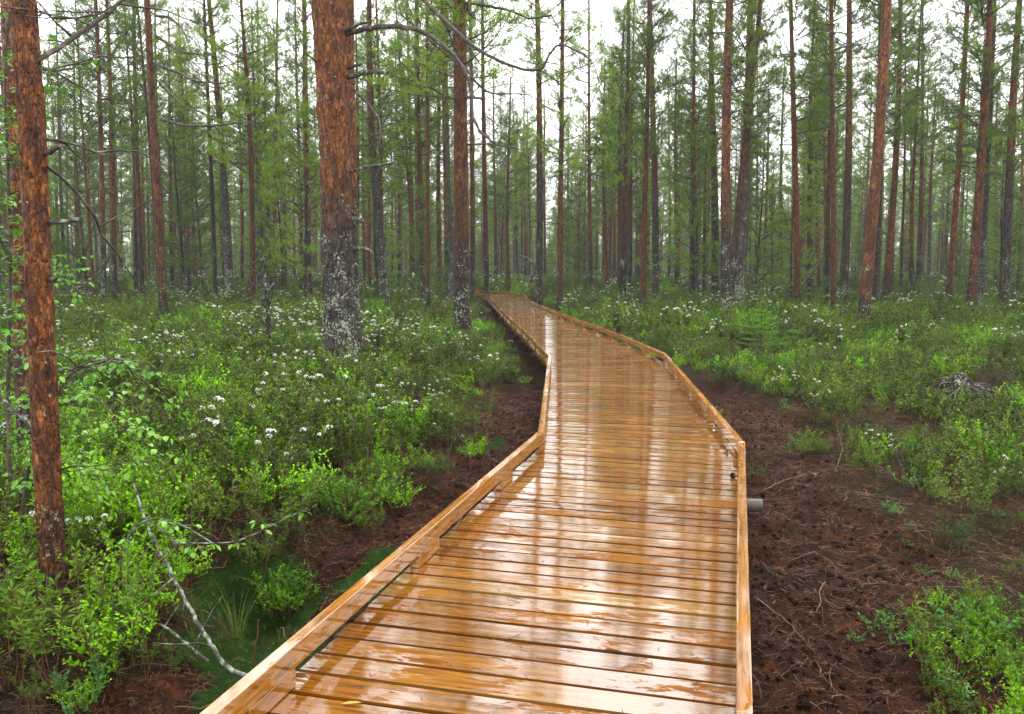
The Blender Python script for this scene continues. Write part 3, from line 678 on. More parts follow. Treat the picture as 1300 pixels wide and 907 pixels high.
limb('branch', [(58, 194), (68, 188), (77, 185)], Y1, 7, 6, e1, o1, M['branch'], -.1, 0, 0, 4)
limb('branch', [(60, 212), (90, 235), (118, 270), (130, 300), (150, 325), (175, 360)], Y1, 4.5, 2, e1, o1, M['branch'], .8, 3, 0, 5)
limb('branch', [(62, 283), (80, 282), (104, 279)], Y1, 6, 5, e1, o1, M['lichen'], -.1, 0, 0, 6)
limb('branch', [(60, 357), (68, 355), (74, 352)], Y1, 5, 4, e1, o1, M['branch'], -.1, 0, 0, 7)
limb('branch', [(75, 470), (90, 468), (110, 466)], Y1, 4, 2, e1, o1, M['lichen'], .1, 3, 0, 8)
limb('branch', [(50, 20), (62, 15), (75, 40), (95, 42)], Y1, 3, 1, e1, o1, M['branch'], .4, 6, 0, 9)
# thinner trunk half hidden behind it
Y1b = 6.4; e1b = empty('pine_tree', tuple(at(34, 640, Y=Y1b))); ob = np.array(e1b.location)
tag(e1b, 'orange pine half hidden behind the nearest flaky pine, birch leaves in front', 'pine tree', 'pines of the mire forest')
hero_trunk([(40, 655), (30, 450), (22, 250), (12, 0)], Y1b, [26, 24, 22, 21], 'trunk', M['bark_orange'], e1b, ob, 20, .04, 10, .06)
part_copy(crowns[1].copy() if False else crowns[1], e1b, rot=2, scale=(.9, .9, .8))
# thick old pine with its twin stem
Yb = 12.6; eb = empty('pine_tree', (*at(431, 430, Y=Yb)[:2], gz(*at(431, 430, Y=Yb)[:2]) - .05)); ob = np.array(eb.location)
tag(eb, 'thick old pine, grey lichen bark below and orange above, left of the boardwalk', 'pine tree', 'pines of the mire forest')
hero_trunk([(432, 462), (431, 425), (428, 340), (426, 200), (421, 80), (418, 0)], Yb, [47, 42, 38, 38, 41, 42], 'trunk', M['bark_big'], eb, ob, 64, .025, 15, .12)
part_copy(crowns[3], eb, rot=1, scale=(1.3, 1.3, 1.1))
limb('branch', [(440, 44), (465, 36), (500, 33), (530, 37), (560, 56), (585, 80), (597, 105), (600, 150), (612, 172), (628, 182)], Yb, 7, 3, eb, ob, M['branch'], -1.0, 14, 1, 11, .08)
limb('branch', [(535, -2), (560, 22), (595, 56), (625, 74), (655, 87), (688, 92), (700, 62), (712, 54), (735, 66), (751, 77)], Yb - 2.5, 5.5, 2, eb, ob, M['branch'], -.6, 12, 0, 12)
limb('branch', [(436, 42), (452, 32), (472, 27)], Yb, 5, 2, eb, ob, M['branch'], -.4, 1, 0, 13)
limb('branch', [(438, 88), (450, 84), (458, 82)], Yb, 5, 3, eb, ob, M['branch'], -.3, 0, 0, 14)
limb('branch', [(442, 98), (465, 92), (493, 92)], Yb, 7, 4, eb, ob, M['lichen'], -.4, 1, 0, 15)
limb('branch', [(448, 114), (466, 130), (480, 148), (484, 165), (478, 195)], Yb, 4, 1.5, eb, ob, M['branch'], -.5, 4, 0, 16)
limb('branch', [(445, 217), (465, 212), (498, 208)], Yb, 5, 3.5, eb, ob, M['lichen'], -.4, 1, 0, 17)
limb('branch', [(408, 84), (398, 76), (385, 65)], Yb, 3.5, 1.5, eb, ob, M['branch'], -.4, 2, 0, 18)
limb('branch', [(449, 278), (455, 279), (460, 280)], Yb, 6, 5, eb, ob, M['lichen'], -.3, 0, 0, 19)
limb('branch', [(450, 316), (460, 316), (471, 318)], Yb, 6, 4, eb, ob, M['lichen'], -.3, 0, 0, 20)
Yc = 13.6; ec = empty('pine_tree', (*at(448, 415, Y=Yc)[:2], gz(*at(448, 415, Y=Yc)[:2]) - .05)); oc = np.array(ec.location)
tag(ec, 'narrower orange stem pressed behind the right side of the thick old pine', 'pine tree', 'pines of the mire forest')
hero_trunk([(451, 445), (448, 410), (446, 330), (443, 200), (439, 60), (438, 0)], Yc, [22, 19, 18, 19, 21, 21], 'trunk', M['bark_big'], ec, oc, 30, .04, 14, .08)
part_copy(crowns[1], ec, rot=4, scale=(1.1, 1.1, 1.05))
# straight thick pine by the walkway
Yd = 17.0; ed = empty('pine_tree', (*at(587, 400, Y=Yd)[:2], gz(*at(587, 400, Y=Yd)[:2]) - .05)); od = np.array(ed.location)
tag(ed, 'straight thick pine with dark lower and orange upper bark, left of the far boardwalk', 'pine tree', 'pines of the mire forest')
hero_trunk([(587, 418), (586, 378), (586, 300), (585, 200), (584, 80), (583, 0)], Yd, [24, 20, 19, 18, 16.5, 16], 'trunk', M['bark'], ed, od, 28, .05, 15, .06)
part_copy(crowns[0], ed, rot=1, scale=(1.2, 1.2, 1.05))
limb('branch', [(590, 85), (600, 100), (615, 116), (632, 120), (650, 119), (672, 120)], Yd, 3.5, 1.5, ed, od, M['branch'], -.5, 8, 1, 22, .08)
limb('branch', [(592, 50), (600, 68), (612, 84)], Yd, 3, 1.5, ed, od, M['branch'], -.5, 3, 0, 23)
limb('branch', [(590, 124), (602, 124), (615, 125)], Yd, 4, 3, ed, od, M['branch'], -.5, 0, 0, 24)
limb('branch', [(592, 4), (620, 8), (650, 14), (670, 24), (700, 20)], Yd, 4, 2, ed, od, M['branch'], -1, 16, 2, 25, .08)
limb('branch', [(590, 184), (620, 183), (656, 188)], Yd, 3, 1.5, ed, od, M['branch'], -.5, 10, 1, 26, .08)
# boughs of the slim orange pine (second measured trunk)
e2 = [o for o in bpy.data.objects if o.get('label', '').startswith('straight slim orange pine')][0]; o2 = np.array(e2.location); Y2 = float(o2[1])
e2r = e2.rotation_euler.copy(); e2.rotation_euler = (0, e2r[1], 0)
Rinv = np.array(e2.rotation_euler.to_matrix().transposed())
for k, pts in enumerate([[(198, 20), (215, 22), (230, 35), (240, 55)], [(199, 47), (215, 57), (230, 66), (255, 70)], [(202, 84), (225, 92), (250, 104), (285, 106)], [(203, 106), (215, 118), (232, 134), (250, 145)], [(205, 152), (235, 160), (270, 160), (320, 155)]]):
    l_ = limb('branch', pts, Y2, 4, 1.5, e2, o2, M['branch'], -.5, 5, 1, 60 + k, .07)
    l_.rotation_euler = (0, -e2r[1], 0)

# the rest of the stand: about two hundred more pines, farther off
cnt = 0; tries = 0
while cnt < 205 and tries < 6000:
    tries += 1
    d = 27 + 68 * random.random() ** .8; ang = random.uniform(-34.5, 34.5); x = d * math.tan(math.radians(ang))
    px_ = 650 + F * x / d
    if abs(x) > 62 or (d < 62 and (50 < px_ < 200 or 350 < px_ < 400 or 600 < px_ < 760) and random.random() < .8): continue
    if any((x - a_) ** 2 + (d - b_) ** 2 < 2.0 for a_, b_ in TREES): continue
    if float(edge_d(np.array([x]), np.array([d]))[2][0]) < 1.3: continue
    e = pine(x, d, random.uniform(.13, .27), random.choices(['bark', 'bark_high', 'bark_grey', 'bark_orange'], [4, 2, 1.6, 3])[0], random.gauss(0, .022), random.uniform(.8, 1.25))
    tag(e, 'slender pine far back in the misty stand, beyond the flowering shrubs', 'pine tree', 'distant pines of the misty stand'); TREES.append((x, d)); cnt += 1

# ------------------------------------------------------------------ undergrowth
def ledum(seed, flowers=True, n=13, rad=.25, h=.47):
    rr = random.Random(seed); mb = MB(); fl = MB(); sp = []; sd_ = []; LL = []
    FP = []; FD = []
    for k in range(n):
        a = rr.uniform(0, 6.28); r = rad * math.sqrt(rr.random()); p = np.array([r * math.cos(a), r * math.sin(a), -.03]); hd = norm(np.array([math.cos(a) * .25 + rr.gauss(0, .12), math.sin(a) * .25 + rr.gauss(0, .12), 1])); hh = h * rr.uniform(.6, 1.15); P = []
        for q in range(5):
            P.append(p.copy()); hd = norm(hd + np.array([rr.gauss(0, .1), rr.gauss(0, .1), .1])); p = p + hd * hh / 4
        mb.tube(P, np.linspace(.0045, .0022, 5), 3, 1, cap=False)
        tips = [(P[-1], hd, hh * .5)]
        for q in range(rr.choice((1, 2, 3))):
            b = P[rr.choice((2, 3))]; d2 = norm(hd + np.array([rr.gauss(0, .5), rr.gauss(0, .5), .2])); l2 = hh * rr.uniform(.2, .4); e_ = b + d2 * l2; mb.tube([b, (b + e_) / 2, e_], [.003, .0025, .002], 3, 1, cap=False); tips.append((e_, d2, l2))
        for (e_, d2, l2) in tips:
            m = rr.randint(13, 19)
            for q in range(m):
                tt = rr.random() ** .8; b = e_ - d2 * (1 - tt) * min(l2 * 1.3, .34); aa = rr.uniform(0, 6.28); rd = np.array([math.cos(aa), math.sin(aa), rr.uniform(-.1, .7) + (tt > .8) * .5])
                sp.append(b); sd_.append(rd); LL.append(rr.uniform(.034, .055))
            if flowers and rr.random() < .34: FP.append(e_ + d2 * .012)
    leaves(mb, np.array(sp), np.array(sd_), np.array(LL), np.array(LL) * .27, 0, .6)
    for c_ in FP:
        m = 15; dv = norm(RS.normal(size=(m, 3)) + np.array([0, 0, .9])); dv[:, 2] = np.abs(dv[:, 2]); dv = norm(dv); ctr = c_ + dv * np.array([.022, .022, .020]); 
        s1 = norm(np.cross(dv, RS.normal(size=(m, 3)))); s2 = np.cross(dv, s1); q_ = .0088
        # each blossom: a small cupped five-petal star simplified to a raised centre and four petals
        for (a1, a2) in ((s1, s2), (s2, -s1), (-s1, -s2), (-s2, s1)):
            V = np.stack([ctr - dv * .002, ctr + a1 * q_ + dv * .002, ctr + (a1 + a2) * q_ * .55 + dv * .003], 1).reshape(-1, 3); fl.add(V, np.arange(m * 3).reshape(-1, 3), 0)
    return mb, fl
def bushlet(seed, n, rad, h, leafL, leafW, nleaf, mat, up=.5):
    rr = random.Random(seed); mb = MB(); sp = []; sd_ = []; LL = []
    for k in range(n):
        a = rr.uniform(0, 6.28); r = rad * .6 * math.sqrt(rr.random()); p = np.array([r * math.cos(a), r * math.sin(a), -.03]); hd = norm(np.array([math.cos(a) * .6 + rr.gauss(0, .25), math.sin(a) * .6 + rr.gauss(0, .25), 1])); hh = h * rr.uniform(.6, 1.15); P = []
        for q in range(5):
            P.append(p.copy()); hd = norm(hd + np.array([rr.gauss(0, .28), rr.gauss(0, .28), .12])); p = p + hd * hh / 4
        mb.tube(P, np.linspace(.004, .0018, 5), 3, 1, cap=False)
        ends = [(P[-1], hd, .1)]
        for q in range(5):
            b = P[rr.choice((1, 2, 3, 4))]; d2 = norm(hd + np.array([rr.gauss(0, .8), rr.gauss(0, .8), .25])); l2 = hh * rr.uniform(.2, .45); e_ = b + d2 * l2; mb.tube([b, (b + e_) / 2 + np.array([0, 0, .006]), e_], [.0022, .0018, .0014], 3, 1, cap=False); ends.append((e_, d2, l2))
        for (e_, d2, l2) in ends:
            for q in range(nleaf):
                tt = q / max(1, nleaf - 1); b = e_ - d2 * (1 - tt) * l2; aa = rr.uniform(0, 6.28); sp.append(b); sd_.append(d2 * .6 + np.array([math.cos(aa), math.sin(aa), rr.uniform(.0, .6)])); LL.append(leafL * rr.uniform(.65, 1.2))
    leaves(mb, np.array(sp), np.array(sd_), np.array(LL), np.array(LL) * leafW, 0, up)
    return mb
def twigtuft(seed, n=26, rad=.2, h=.34):
    rr = random.Random(seed); mb = MB(); sp = []; sd_ = []
    for k in range(n):
        a = rr.uniform(0, 6.28); r = rad * math.sqrt(rr.random()); p = np.array([r * math.cos(a), r * math.sin(a), -.02]); hd = norm(np.array([rr.gauss(0, .35), rr.gauss(0, .35), 1])); hh = h * rr.uniform(.5, 1.2); P = []
        for q in range(5): P.append(p.copy()); hd = norm(hd + np.array([rr.gauss(0, .2), rr.gauss(0, .2), .05])); p = p + hd * hh / 4
        mb.tube(P, np.linspace(.003, .0012, 5), 3, 1, cap=False)
        for q in range(7): sp.append(P[rr.choice((2, 3, 4))] + np.array([rr.gauss(0, .01)] * 3)); sd_.append(hd)
    blades(mb, np.array(sp), norm(np.array(sd_)), .035, .003, 5, .8, 0); return mb
def sedgetuft(seed, n=34, h=.34):
    rr = random.Random(seed); mb = MB()
    for k in range(n):
        a = rr.uniform(0, 6.28); r = .05 * rr.random(); p = np.array([r * math.cos(a), r * math.sin(a), -.02]); q_ = np.array([math.cos(a), math.sin(a), 0]); l = h * rr.uniform(.5, 1.2); b_ = rr.uniform(.2, .8); s_ = np.array([-math.sin(a), math.cos(a), 0]) * .002; V = []
        for j in range(5):
            u = j / 4; c_ = p + q_ * l * b_ * u * u + np.array([0, 0, l * (u - .35 * b_ * u * u)]); V += [c_ - s_ * (1 - u), c_ + s_ * (1 - u)]
        mb.add(V, [[2 * j, 2 * j + 1, 2 * j + 3, 2 * j + 2] for j in range(4)], 0, True)
    return mb

def plant(mb, fl, name, mats, px, py, label, cat, group=None, s=1.0, zg=None):
    """stand one shrub where its foot shows in the photo"""
    p = at(px, py, z=-.38)
    for _ in range(4): p = at(px, py, z=gz(p[0], p[1]))
    o = mb.build(name, mats); o.location = (p[0], p[1], gz(p[0], p[1])); o.scale = (s, s, s); tag(o, label, cat, group)
    if fl and fl.n: f = fl.build('flower_heads', M['flower'], o)
    return o
SR_ = {}
def reg(key, o): SR_.setdefault(key, []).append(o)
LT = [('labrador tea shrub with several white flower heads beside the thick old pine', 470, 470), ('labrador tea shrub flowering by the left rail of the far boardwalk', 590, 440), ('labrador tea shrub in white bloom in front of the slim orange pine', 225, 455), ('labrador tea in bloom in the middle of the left thicket', 330, 500)]
for k, (lab, px, py) in enumerate(LT):
    mb, fl = ledum(200 + k); reg('ledum_f', plant(mb, fl, 'labrador_tea_shrub', [M['ledum_leaf'], M['stem']], px, py, lab, 'shrub', 'labrador tea shrubs'))
for k, (lab, px, py) in enumerate([('dark flowerless labrador tea shrub over the shady bank left of the mossy pit', 235, 690), ('flowerless labrador tea shrub at the back of the dark peat on the left', 560, 560), ('flowerless labrador tea shrub on the right mire beside the stump', 1130, 500), ('labrador tea shrub above the bog bilberry sprig in the bottom left corner', 120, 845), ('low labrador tea shrub at the very left edge near the bottom corner', 25, 850)]):
    mb, fl = ledum(230 + k, False, 15); reg('ledum', plant(mb, None, 'labrador_tea_shrub', [M['ledum_leaf'], M['stem']], px, py, lab, 'shrub', 'labrador tea shrubs'))
BB = [('bright green bilberry bush crowning the bank above the mossy pit', 440, 660, 1.1), ('bright yellow-green bilberry bush in the left thicket near the dark peat', 500, 560, 1.1), ('small bilberry bush with fresh leaves at the upper edge of the left peat', 620, 470, .8), ('bilberry bush with fresh leaves below the young spruce', 930, 470, 1.0), ('bright bilberry bush growing right of the foot of the nearest pine', 160, 790, .9), ('bilberry bush at the left photo edge just left of the nearest pine foot', 12, 800, 1.0), ('bilberry bush between the nearest pine foot and the fallen branch', 175, 745, .9)]
for k, (lab, px, py, s) in enumerate(BB):
    reg('bil', plant(bushlet(300 + k, 22, .27, .34, .028, .62, 7, 0), None, 'bilberry_bush', [M['bilberry_leaf'], M['stem']], px, py, lab, 'bush', 'bilberry bushes', s))
BG = [('blue-green bog bilberry sprig on the bare peat near the lower right', 1130, 815, .7), ('blue-green bog bilberry plant farthest right on the lower peat', 1232, 812, .9), ('blue-green bog bilberry sprig in the bottom left corner', 105, 900, .8), ('bog bilberry plant on the peat in front of the stump', 1165, 620, .8)]
for k, (lab, px, py, s) in enumerate(BG):
    reg('bog', plant(bushlet(330 + k, 8, .16, .24, .030, .62, 6, 0), None, 'bog_bilberry', [M['bog_leaf'], M['stem']], px, py, lab, 'plant', 'bog bilberry plants', s))
for k, (lab, px, py) in enumerate([('brown heath tuft at the right edge of the bare peat', 1215, 600), ('brown heath tuft beside the left peat bank', 620, 520)]):
    reg('heath', plant(twigtuft(350 + k), None, 'heath_tuft', [M['heath'], M['stem']], px, py, lab, 'plant', 'heath tufts'))
reg('sedge', plant(sedgetuft(360), None, 'sedge_tuft', [M['sedge']], 300, 770, 'small green sedge tuft rising from the mossy pit', 'plant'))

def scatter(name, kind_list, P, idx, scl, label=None):
    """one stuff object: geometry nodes put copies of the shrubs above on its points"""
    me = bpy.data.meshes.new(name); me.vertices.add(len(P)); me.vertices.foreach_set('co', P.astype(np.float32).reshape(-1))
    a = me.attributes.new('kind_id', 'INT', 'POINT'); a.data.foreach_set('value', idx.astype(np.int32))
    a = me.attributes.new('size', 'FLOAT', 'POINT'); a.data.foreach_set('value', scl.astype(np.float32))
    a = me.attributes.new('turn', 'FLOAT_VECTOR', 'POINT'); rt = np.stack([RS.normal(0, .12, len(P)), RS.normal(0, .12, len(P)), RS.rand(len(P)) * 6.28], 1); a.data.foreach_set('vector', rt.astype(np.float32).reshape(-1))
    o = bpy.data.objects.new(name, me); col.objects.link(o)
    ng = bpy.data.node_groups.new(name, 'GeometryNodeTree'); ng.interface.new_socket('Geometry', in_out='INPUT', socket_type='NodeSocketGeometry'); ng.interface.new_socket('Geometry', in_out='OUTPUT', socket_type='NodeSocketGeometry')
    N = ng.nodes.new; gi = N('NodeGroupInput'); go = N('NodeGroupOutput'); jo = N('GeometryNodeJoinGeometry')
    def attr(n_, ty):
        x = N('GeometryNodeInputNamedAttribute'); x.data_type = ty; x.inputs['Name'].default_value = n_; return [s for s in x.outputs if s.enabled][0]
    ak, az, ar = attr('kind_id', 'INT'), attr('size', 'FLOAT'), attr('turn', 'FLOAT_VECTOR')
    for k, src in enumerate(kind_list):
        objs = ([src] if isinstance(src, bpy.types.Object) else [src.first]) + [c_ for c_ in src.children]
        cmpn = N('FunctionNodeCompare'); cmpn.data_type = 'INT'; cmpn.operation = 'EQUAL'
        ints = [s for s in cmpn.inputs if s.enabled]; ng.links.new(ak, ints[0]); ints[1].default_value = k
        for s_ in objs:
            oi = N('GeometryNodeObjectInfo'); oi.transform_space = 'ORIGINAL'; oi.inputs['Object'].default_value = s_; oi.inputs['As Instance'].default_value = True
            ip = N('GeometryNodeInstanceOnPoints'); ng.links.new(gi.outputs[0], ip.inputs['Points']); ng.links.new(cmpn.outputs[0], ip.inputs['Selection'])
            ng.links.new(oi.outputs['Geometry'], ip.inputs['Instance']); ng.links.new(ar, ip.inputs['Rotation']); ng.links.new(az, ip.inputs['Scale'])
            ng.links.new(ip.outputs[0], jo.inputs[0])
    ng.links.new(jo.outputs[0], go.inputs[0]); m = o.modifiers.new('plants', 'NODES'); m.node_group = ng
    tag(o, label, 'undergrowth', kind='stuff'); return o
CLEAR = [((-2.42, 4.45), .5), (at(1222, 500, z=-.3)[:2], .75), (at(965, 455, z=-.33)[:2], .6), (at(1010, 450, z=-.33)[:2], .4)]
def rnd_points(d0, d1, dens, half=35.5):
    t_ = math.tan(math.radians(half)); n = int(((d1 * d1 - d0 * d0) * t_ + 7 * (d1 - d0)) * dens); m = n * 3
    d = d0 + (d1 - d0) * RS.rand(m); k = RS.rand(m) < (d * t_ + 3.5) / (d1 * t_ + 3.5); d = d[k][:n]
    x = (d * t_ + 3.5) * (RS.rand(len(d)) * 2 - 1); return x, d
def field(kinds, bands, wfun, name, label, smin=.7, smax=1.25):
    X_, Y_, S_ = [], [], []
    for (d0, d1, dens, sc_) in bands:
        x, y = rnd_points(d0, d1, dens); X_.append(x); Y_.append(y); S_.append(np.full(len(x), sc_))
    x = np.concatenate(X_); y = np.concatenate(Y_); s = np.concatenate(S_)
    peat, z, moss = zones(x, y); ed_ = zones.edge; dl, dr, d, left = edge_d(x, y)
    pr = wfun(x, y, peat, moss, d, left) * np.where(y < 22, np.where((x < -.5) & (y < 7), .55, .12) + .45 * sstep(.36, .5, fbm(x, y, .75, 2, 123)) + .43 * ((x > -.5) | (y > 7)) * sstep(.36, .5, fbm(x, y, .75, 2, 123)), 1); 
    for (ex_, ey_), rr_ in CLEAR: pr = pr * (.08 + .92 * sstep(rr_ * .7, rr_ * 1.2, np.hypot(x - ex_, (y - ey_) * np.where(y < ey_, .55, 1.0))))
    keep = (RS.rand(len(x)) < pr) & (d > .12)
    x, y, z, s = x[keep], y[keep], z[keep], s[keep]
    s = s * (smin + (smax - smin) * RS.rand(len(x))) * np.where((x > 1.5) & (y < 17), .88, 1)
    dk = d[keep]; s = s * np.clip(.45 + dk * .55, .45, 1) * (.6 + .4 * sstep(-.1, 1.3, ed_[keep]))
    scatter(name, kinds, np.stack([x, y, z], 1), RS.randint(0, len(kinds), len(x)), s, label)
    print(name, len(x))
B = [(1.6, 9, 9, 1.0), (9, 20, 6.5, 1.05), (20, 42, 2.6, 1.35), (42, 100, .9, 2.0)]
nfl = lambda x, y, s=3.0, sd=60: fbm(x, y, s, 2, sd)
field(SR_['ledum_f'], B, lambda x, y, p, m, d, l: (1 - p) * .36 * sstep(.42, .64, nfl(x, y, 3.2) + .08) * (1 - .75 * sstep(9, 5.5, y)) * np.where(x > 1.5, .16 + .4 * sstep(14, 22, y), 1), 'flowering_labrador_tea', 'dense labrador tea dotted with white flower heads across the mire')
field(SR_['ledum'], B, lambda x, y, p, m, d, l: (1 - p) * .62 + .03 * p, 'labrador_tea_thicket', 'dark green narrow-leaved labrador tea thicket filling the mire on both sides')
field(SR_['bil'], B, lambda x, y, p, m, d, l: (1 - p) * (.15 + .75 * sstep(.48, .58, nfl(x, y, 2.0, 77))) * np.where(y > 30, .6, 1) + .015 * p, 'bilberry_patches', 'bright fresh green bilberry patches among the labrador tea')
field(SR_['bog'], B, lambda x, y, p, m, d, l: ((1 - p) * .35 * sstep(.5, .6, nfl(x, y, 1.5, 88)) + .11 * p * (d > .35)) * (1 - .9 * m), 'bog_bilberry_cover', 'blue-green bog bilberry leaves sprinkled over mire and peat edges', .6, 1.1)
field([SR_['ledum'][1], SR_['bog'][0], SR_['heath'][0], SR_['bil'][0], SR_['ledum'][0], SR_['heath'][1]], [(1.6, 6, 46, .55), (6, 9, 22, .5), (9, 18, 7, .55)], lambda x, y, p, m, d, l: (1 - p) ** .6 * .7 * (1 - m) + .02 * p, 'low_ground_cover', 'low mixed leafy ground cover under and between the taller shrubs', .6, 1.2)
field(SR_['heath'], [(1.6, 9, 6, 1.0), (9, 20, 5, 1.1), (20, 50, 1.8, 1.5)], lambda x, y, p, m, d, l: (1 - p) * np.where(x > 1.5, .75, .4) * sstep(.38, .56, nfl(x, y, 1.8, 99)) + .30 * p * (1 - p) * 4 * .5 + .02, 'heath_cover', 'brown wiry heath between the green shrubs', .6, 1.2)
field(SR_['sedge'], [(2.2, 6, 190, .34), (6, 9, 10, .55), (9, 16, 3, .8)], lambda x, y, p, m, d, l: .75 * m * (y < 6) + .05 * (1 - p), 'sedge_cover', 'short green sedge and moss shoots in the pit', .3, .9)

# twigs, needles and roots lying on the peat
def litter(name, n, lmin, lmax, r, dmax, mat, label, arch=.03, segs=5, ponly=.15):
    x, y = rnd_points(1.8, dmax, n / (dmax ** 2 * math.tan(math.radians(35.5)))); peat, z, moss = zones(x, y); d = edge_d(x, y)[2]
    k = ((peat > ponly) | ((d < 2.6) & (y < 11))) & (d > .03) & (moss < .55); x, y, z = x[k], y[k], z[k]; mb = MB()
    for a, b, c in zip(x, y, z):
        h = random.uniform(0, 6.28); l = random.uniform(lmin, lmax); P = []; p = np.array([a, b]); ar = random.random() * arch
        for q in range(segs): P.append(p.copy()); h += random.gauss(0, .45); p = p + np.array([math.cos(h), math.sin(h)]) * l / (segs - 1)
        P = np.array(P); zz = zones(P[:, 0], P[:, 1])[1] if l > .1 else np.full(segs, c); tl = random.gauss(0, .012)
        zz = zz + .006 + ar * np.sin(np.linspace(0, math.pi, segs)) * (l / .2) + np.linspace(-tl, tl, segs) * (l / .1)
        mb.tube(np.column_stack([P, zz]), np.linspace(r, r * .4, segs) * random.uniform(.6, 1.5), 3, 0, cap=False)
    o = mb.build(name, mat); tag(o, label, 'litter', kind='stuff'); print(name, len(x)); return o
litter('twig_litter', 60000, .02, .09, .0016, 12, M['twig'], 'reddish twigs, needles and wood shreds strewn over the bare peat', .006, 3)
def clods(n):
    x, y = rnd_points(1.8, 12, n / (144 * math.tan(math.radians(35.5)))); peat, z, moss = zones(x, y); d = edge_d(x, y)[2]; k = (peat > .5) & (moss < .5) & (d > .04); x, y, z = x[k], y[k], z[k]; m = len(x)
    th = np.array([0, .8, 1.57, 2.4]); ph = np.arange(7) * 2 * np.pi / 7; T_, P_ = np.meshgrid(th, ph, indexing='ij'); D = np.stack([np.sin(T_) * np.cos(P_), np.sin(T_) * np.sin(P_), np.cos(T_) * .7], -1).reshape(-1, 3)
    r = .004 + .02 * RS.rand(m) ** 3; V = D[None] * (r[:, None] * (.6 + .8 * RS.rand(m, 28)))[..., None] + np.stack([x, y, z], 1)[:, None]
    i = np.arange(3)[:, None] * 7; j = np.arange(7)[None]; q = (j + 1) % 7; F_ = np.stack([i + j, i + q, i + 7 + q, i + 7 + j], -1).reshape(-1, 4)
    mb = MB(); mb.add(V.reshape(-1, 3), (F_[None] + (np.arange(m) * 28)[:, None, None]).reshape(-1, 4)[:, ::-1], 0, True); o = mb.build('peat_crumbs', M['ground']); a = o.data.attributes.new('cover', 'FLOAT_VECTOR', 'POINT'); a.data.foreach_set('vector', np.tile([1.0, 0, 0], len(o.data.vertices))); tag(o, 'dark crumbs and clods of dug peat beside the boardwalk', 'peat', kind='stuff'); print('clods', m)
clods(36000)
litter('root_litter', 1500, .12, .45, .0024, 13, M['twig'], 'thin brown roots and runners looping over the bare peat', .05, 9)

# ------------------------------------------------------------------ young pines under the canopy and the far wood
yc = [crown_mesh(150 + k, 6.5, 1.0, (.95, 1.2)[k], 'crown', M['needle_bright'] if k else M['needle']) for k in range(2)]
yt = [trunk_mesh(160 + k, 6.6, .05, 'trunk', M['bark_high']) for k in range(2)]
cnt = 0; tries = 0
while cnt < 60 and tries < 3000:
    tries += 1
    d = random.uniform(30, 88); x = d * math.tan(math.radians(random.uniform(-34, 34)))
    if any((x - a_) ** 2 + (d - b_) ** 2 < 1.2 for a_, b_ in TREES) or float(edge_d(np.array([x]), np.array([d]))[2][0]) < 2: continue
    e = empty('young_pine', (x, d, gz(x, d) - .03)); s = random.uniform(.7, 1.35); k = random.randrange(2)
    part_copy(yt[k], e, rot=random.random() * 6, scale=(s, s, s)); part_copy(yc[k], e, rot=random.random() * 6, scale=(s, s, s))
    tag(e, 'young bushy pine with needles to near the ground, far back between the bare trunks', 'young pine', 'young pines under the far canopy'); TREES.append((x, d)); cnt += 1
n = 1500; d = np.sqrt(RS.rand(n) * (235 ** 2 - 84 ** 2) + 84 ** 2); x = d * np.tan(np.radians((RS.rand(n) * 2 - 1) * 44))
dh = 125 + 110 * RS.rand(900); xh = dh * np.tan(np.radians((RS.rand(900) * 2 - 1) * 36))
ds = 14 + 70 * RS.rand(330) ** .7; xs = ds * np.tan(np.radians(36 + 13 * RS.rand(330))) * np.where(RS.rand(330) < .5, -1, 1); x = np.concatenate([x, xs]); d = np.concatenate([d, ds]); x = np.concatenate([x, xh]); d = np.concatenate([d, dh]); n = len(x); z = zones(x, d)[1]; z[-900:] -= .75
P3 = np.stack([x, d, z], 1); kk = np.where(RS.rand(n) < .42, 3, RS.randint(0, 3, n)); kk[-900:] = 3
sets = [(trunks['bark'][0], crowns[0]), (trunks['bark_high'][1], crowns[3]), (trunks['bark_orange'][0], crowns[5]), (yt[1], yc[1])]
def scatter2(name, sets, P, idx, scl, label):
    # same as scatter(), each kind being a list of objects
    return scatter(name, [type('S', (), {'first': q[0], 'children': list(q[1:])})() for q in sets], P, idx, scl, label)
wood = scatter2('distant_pine_wood', sets, P3, kk, .85 + .35 * RS.rand(n), 'far edge of the pine wood, a grey-green mass of trunks and crowns beyond the mire')
wood['category'] = 'forest'
wt = np.stack([RS.normal(0, .02, n), RS.normal(0, .02, n), RS.rand(n) * 6.28], 1); wood.data.attributes['turn'].data.foreach_set('vector', wt.astype(np.float32).reshape(-1))

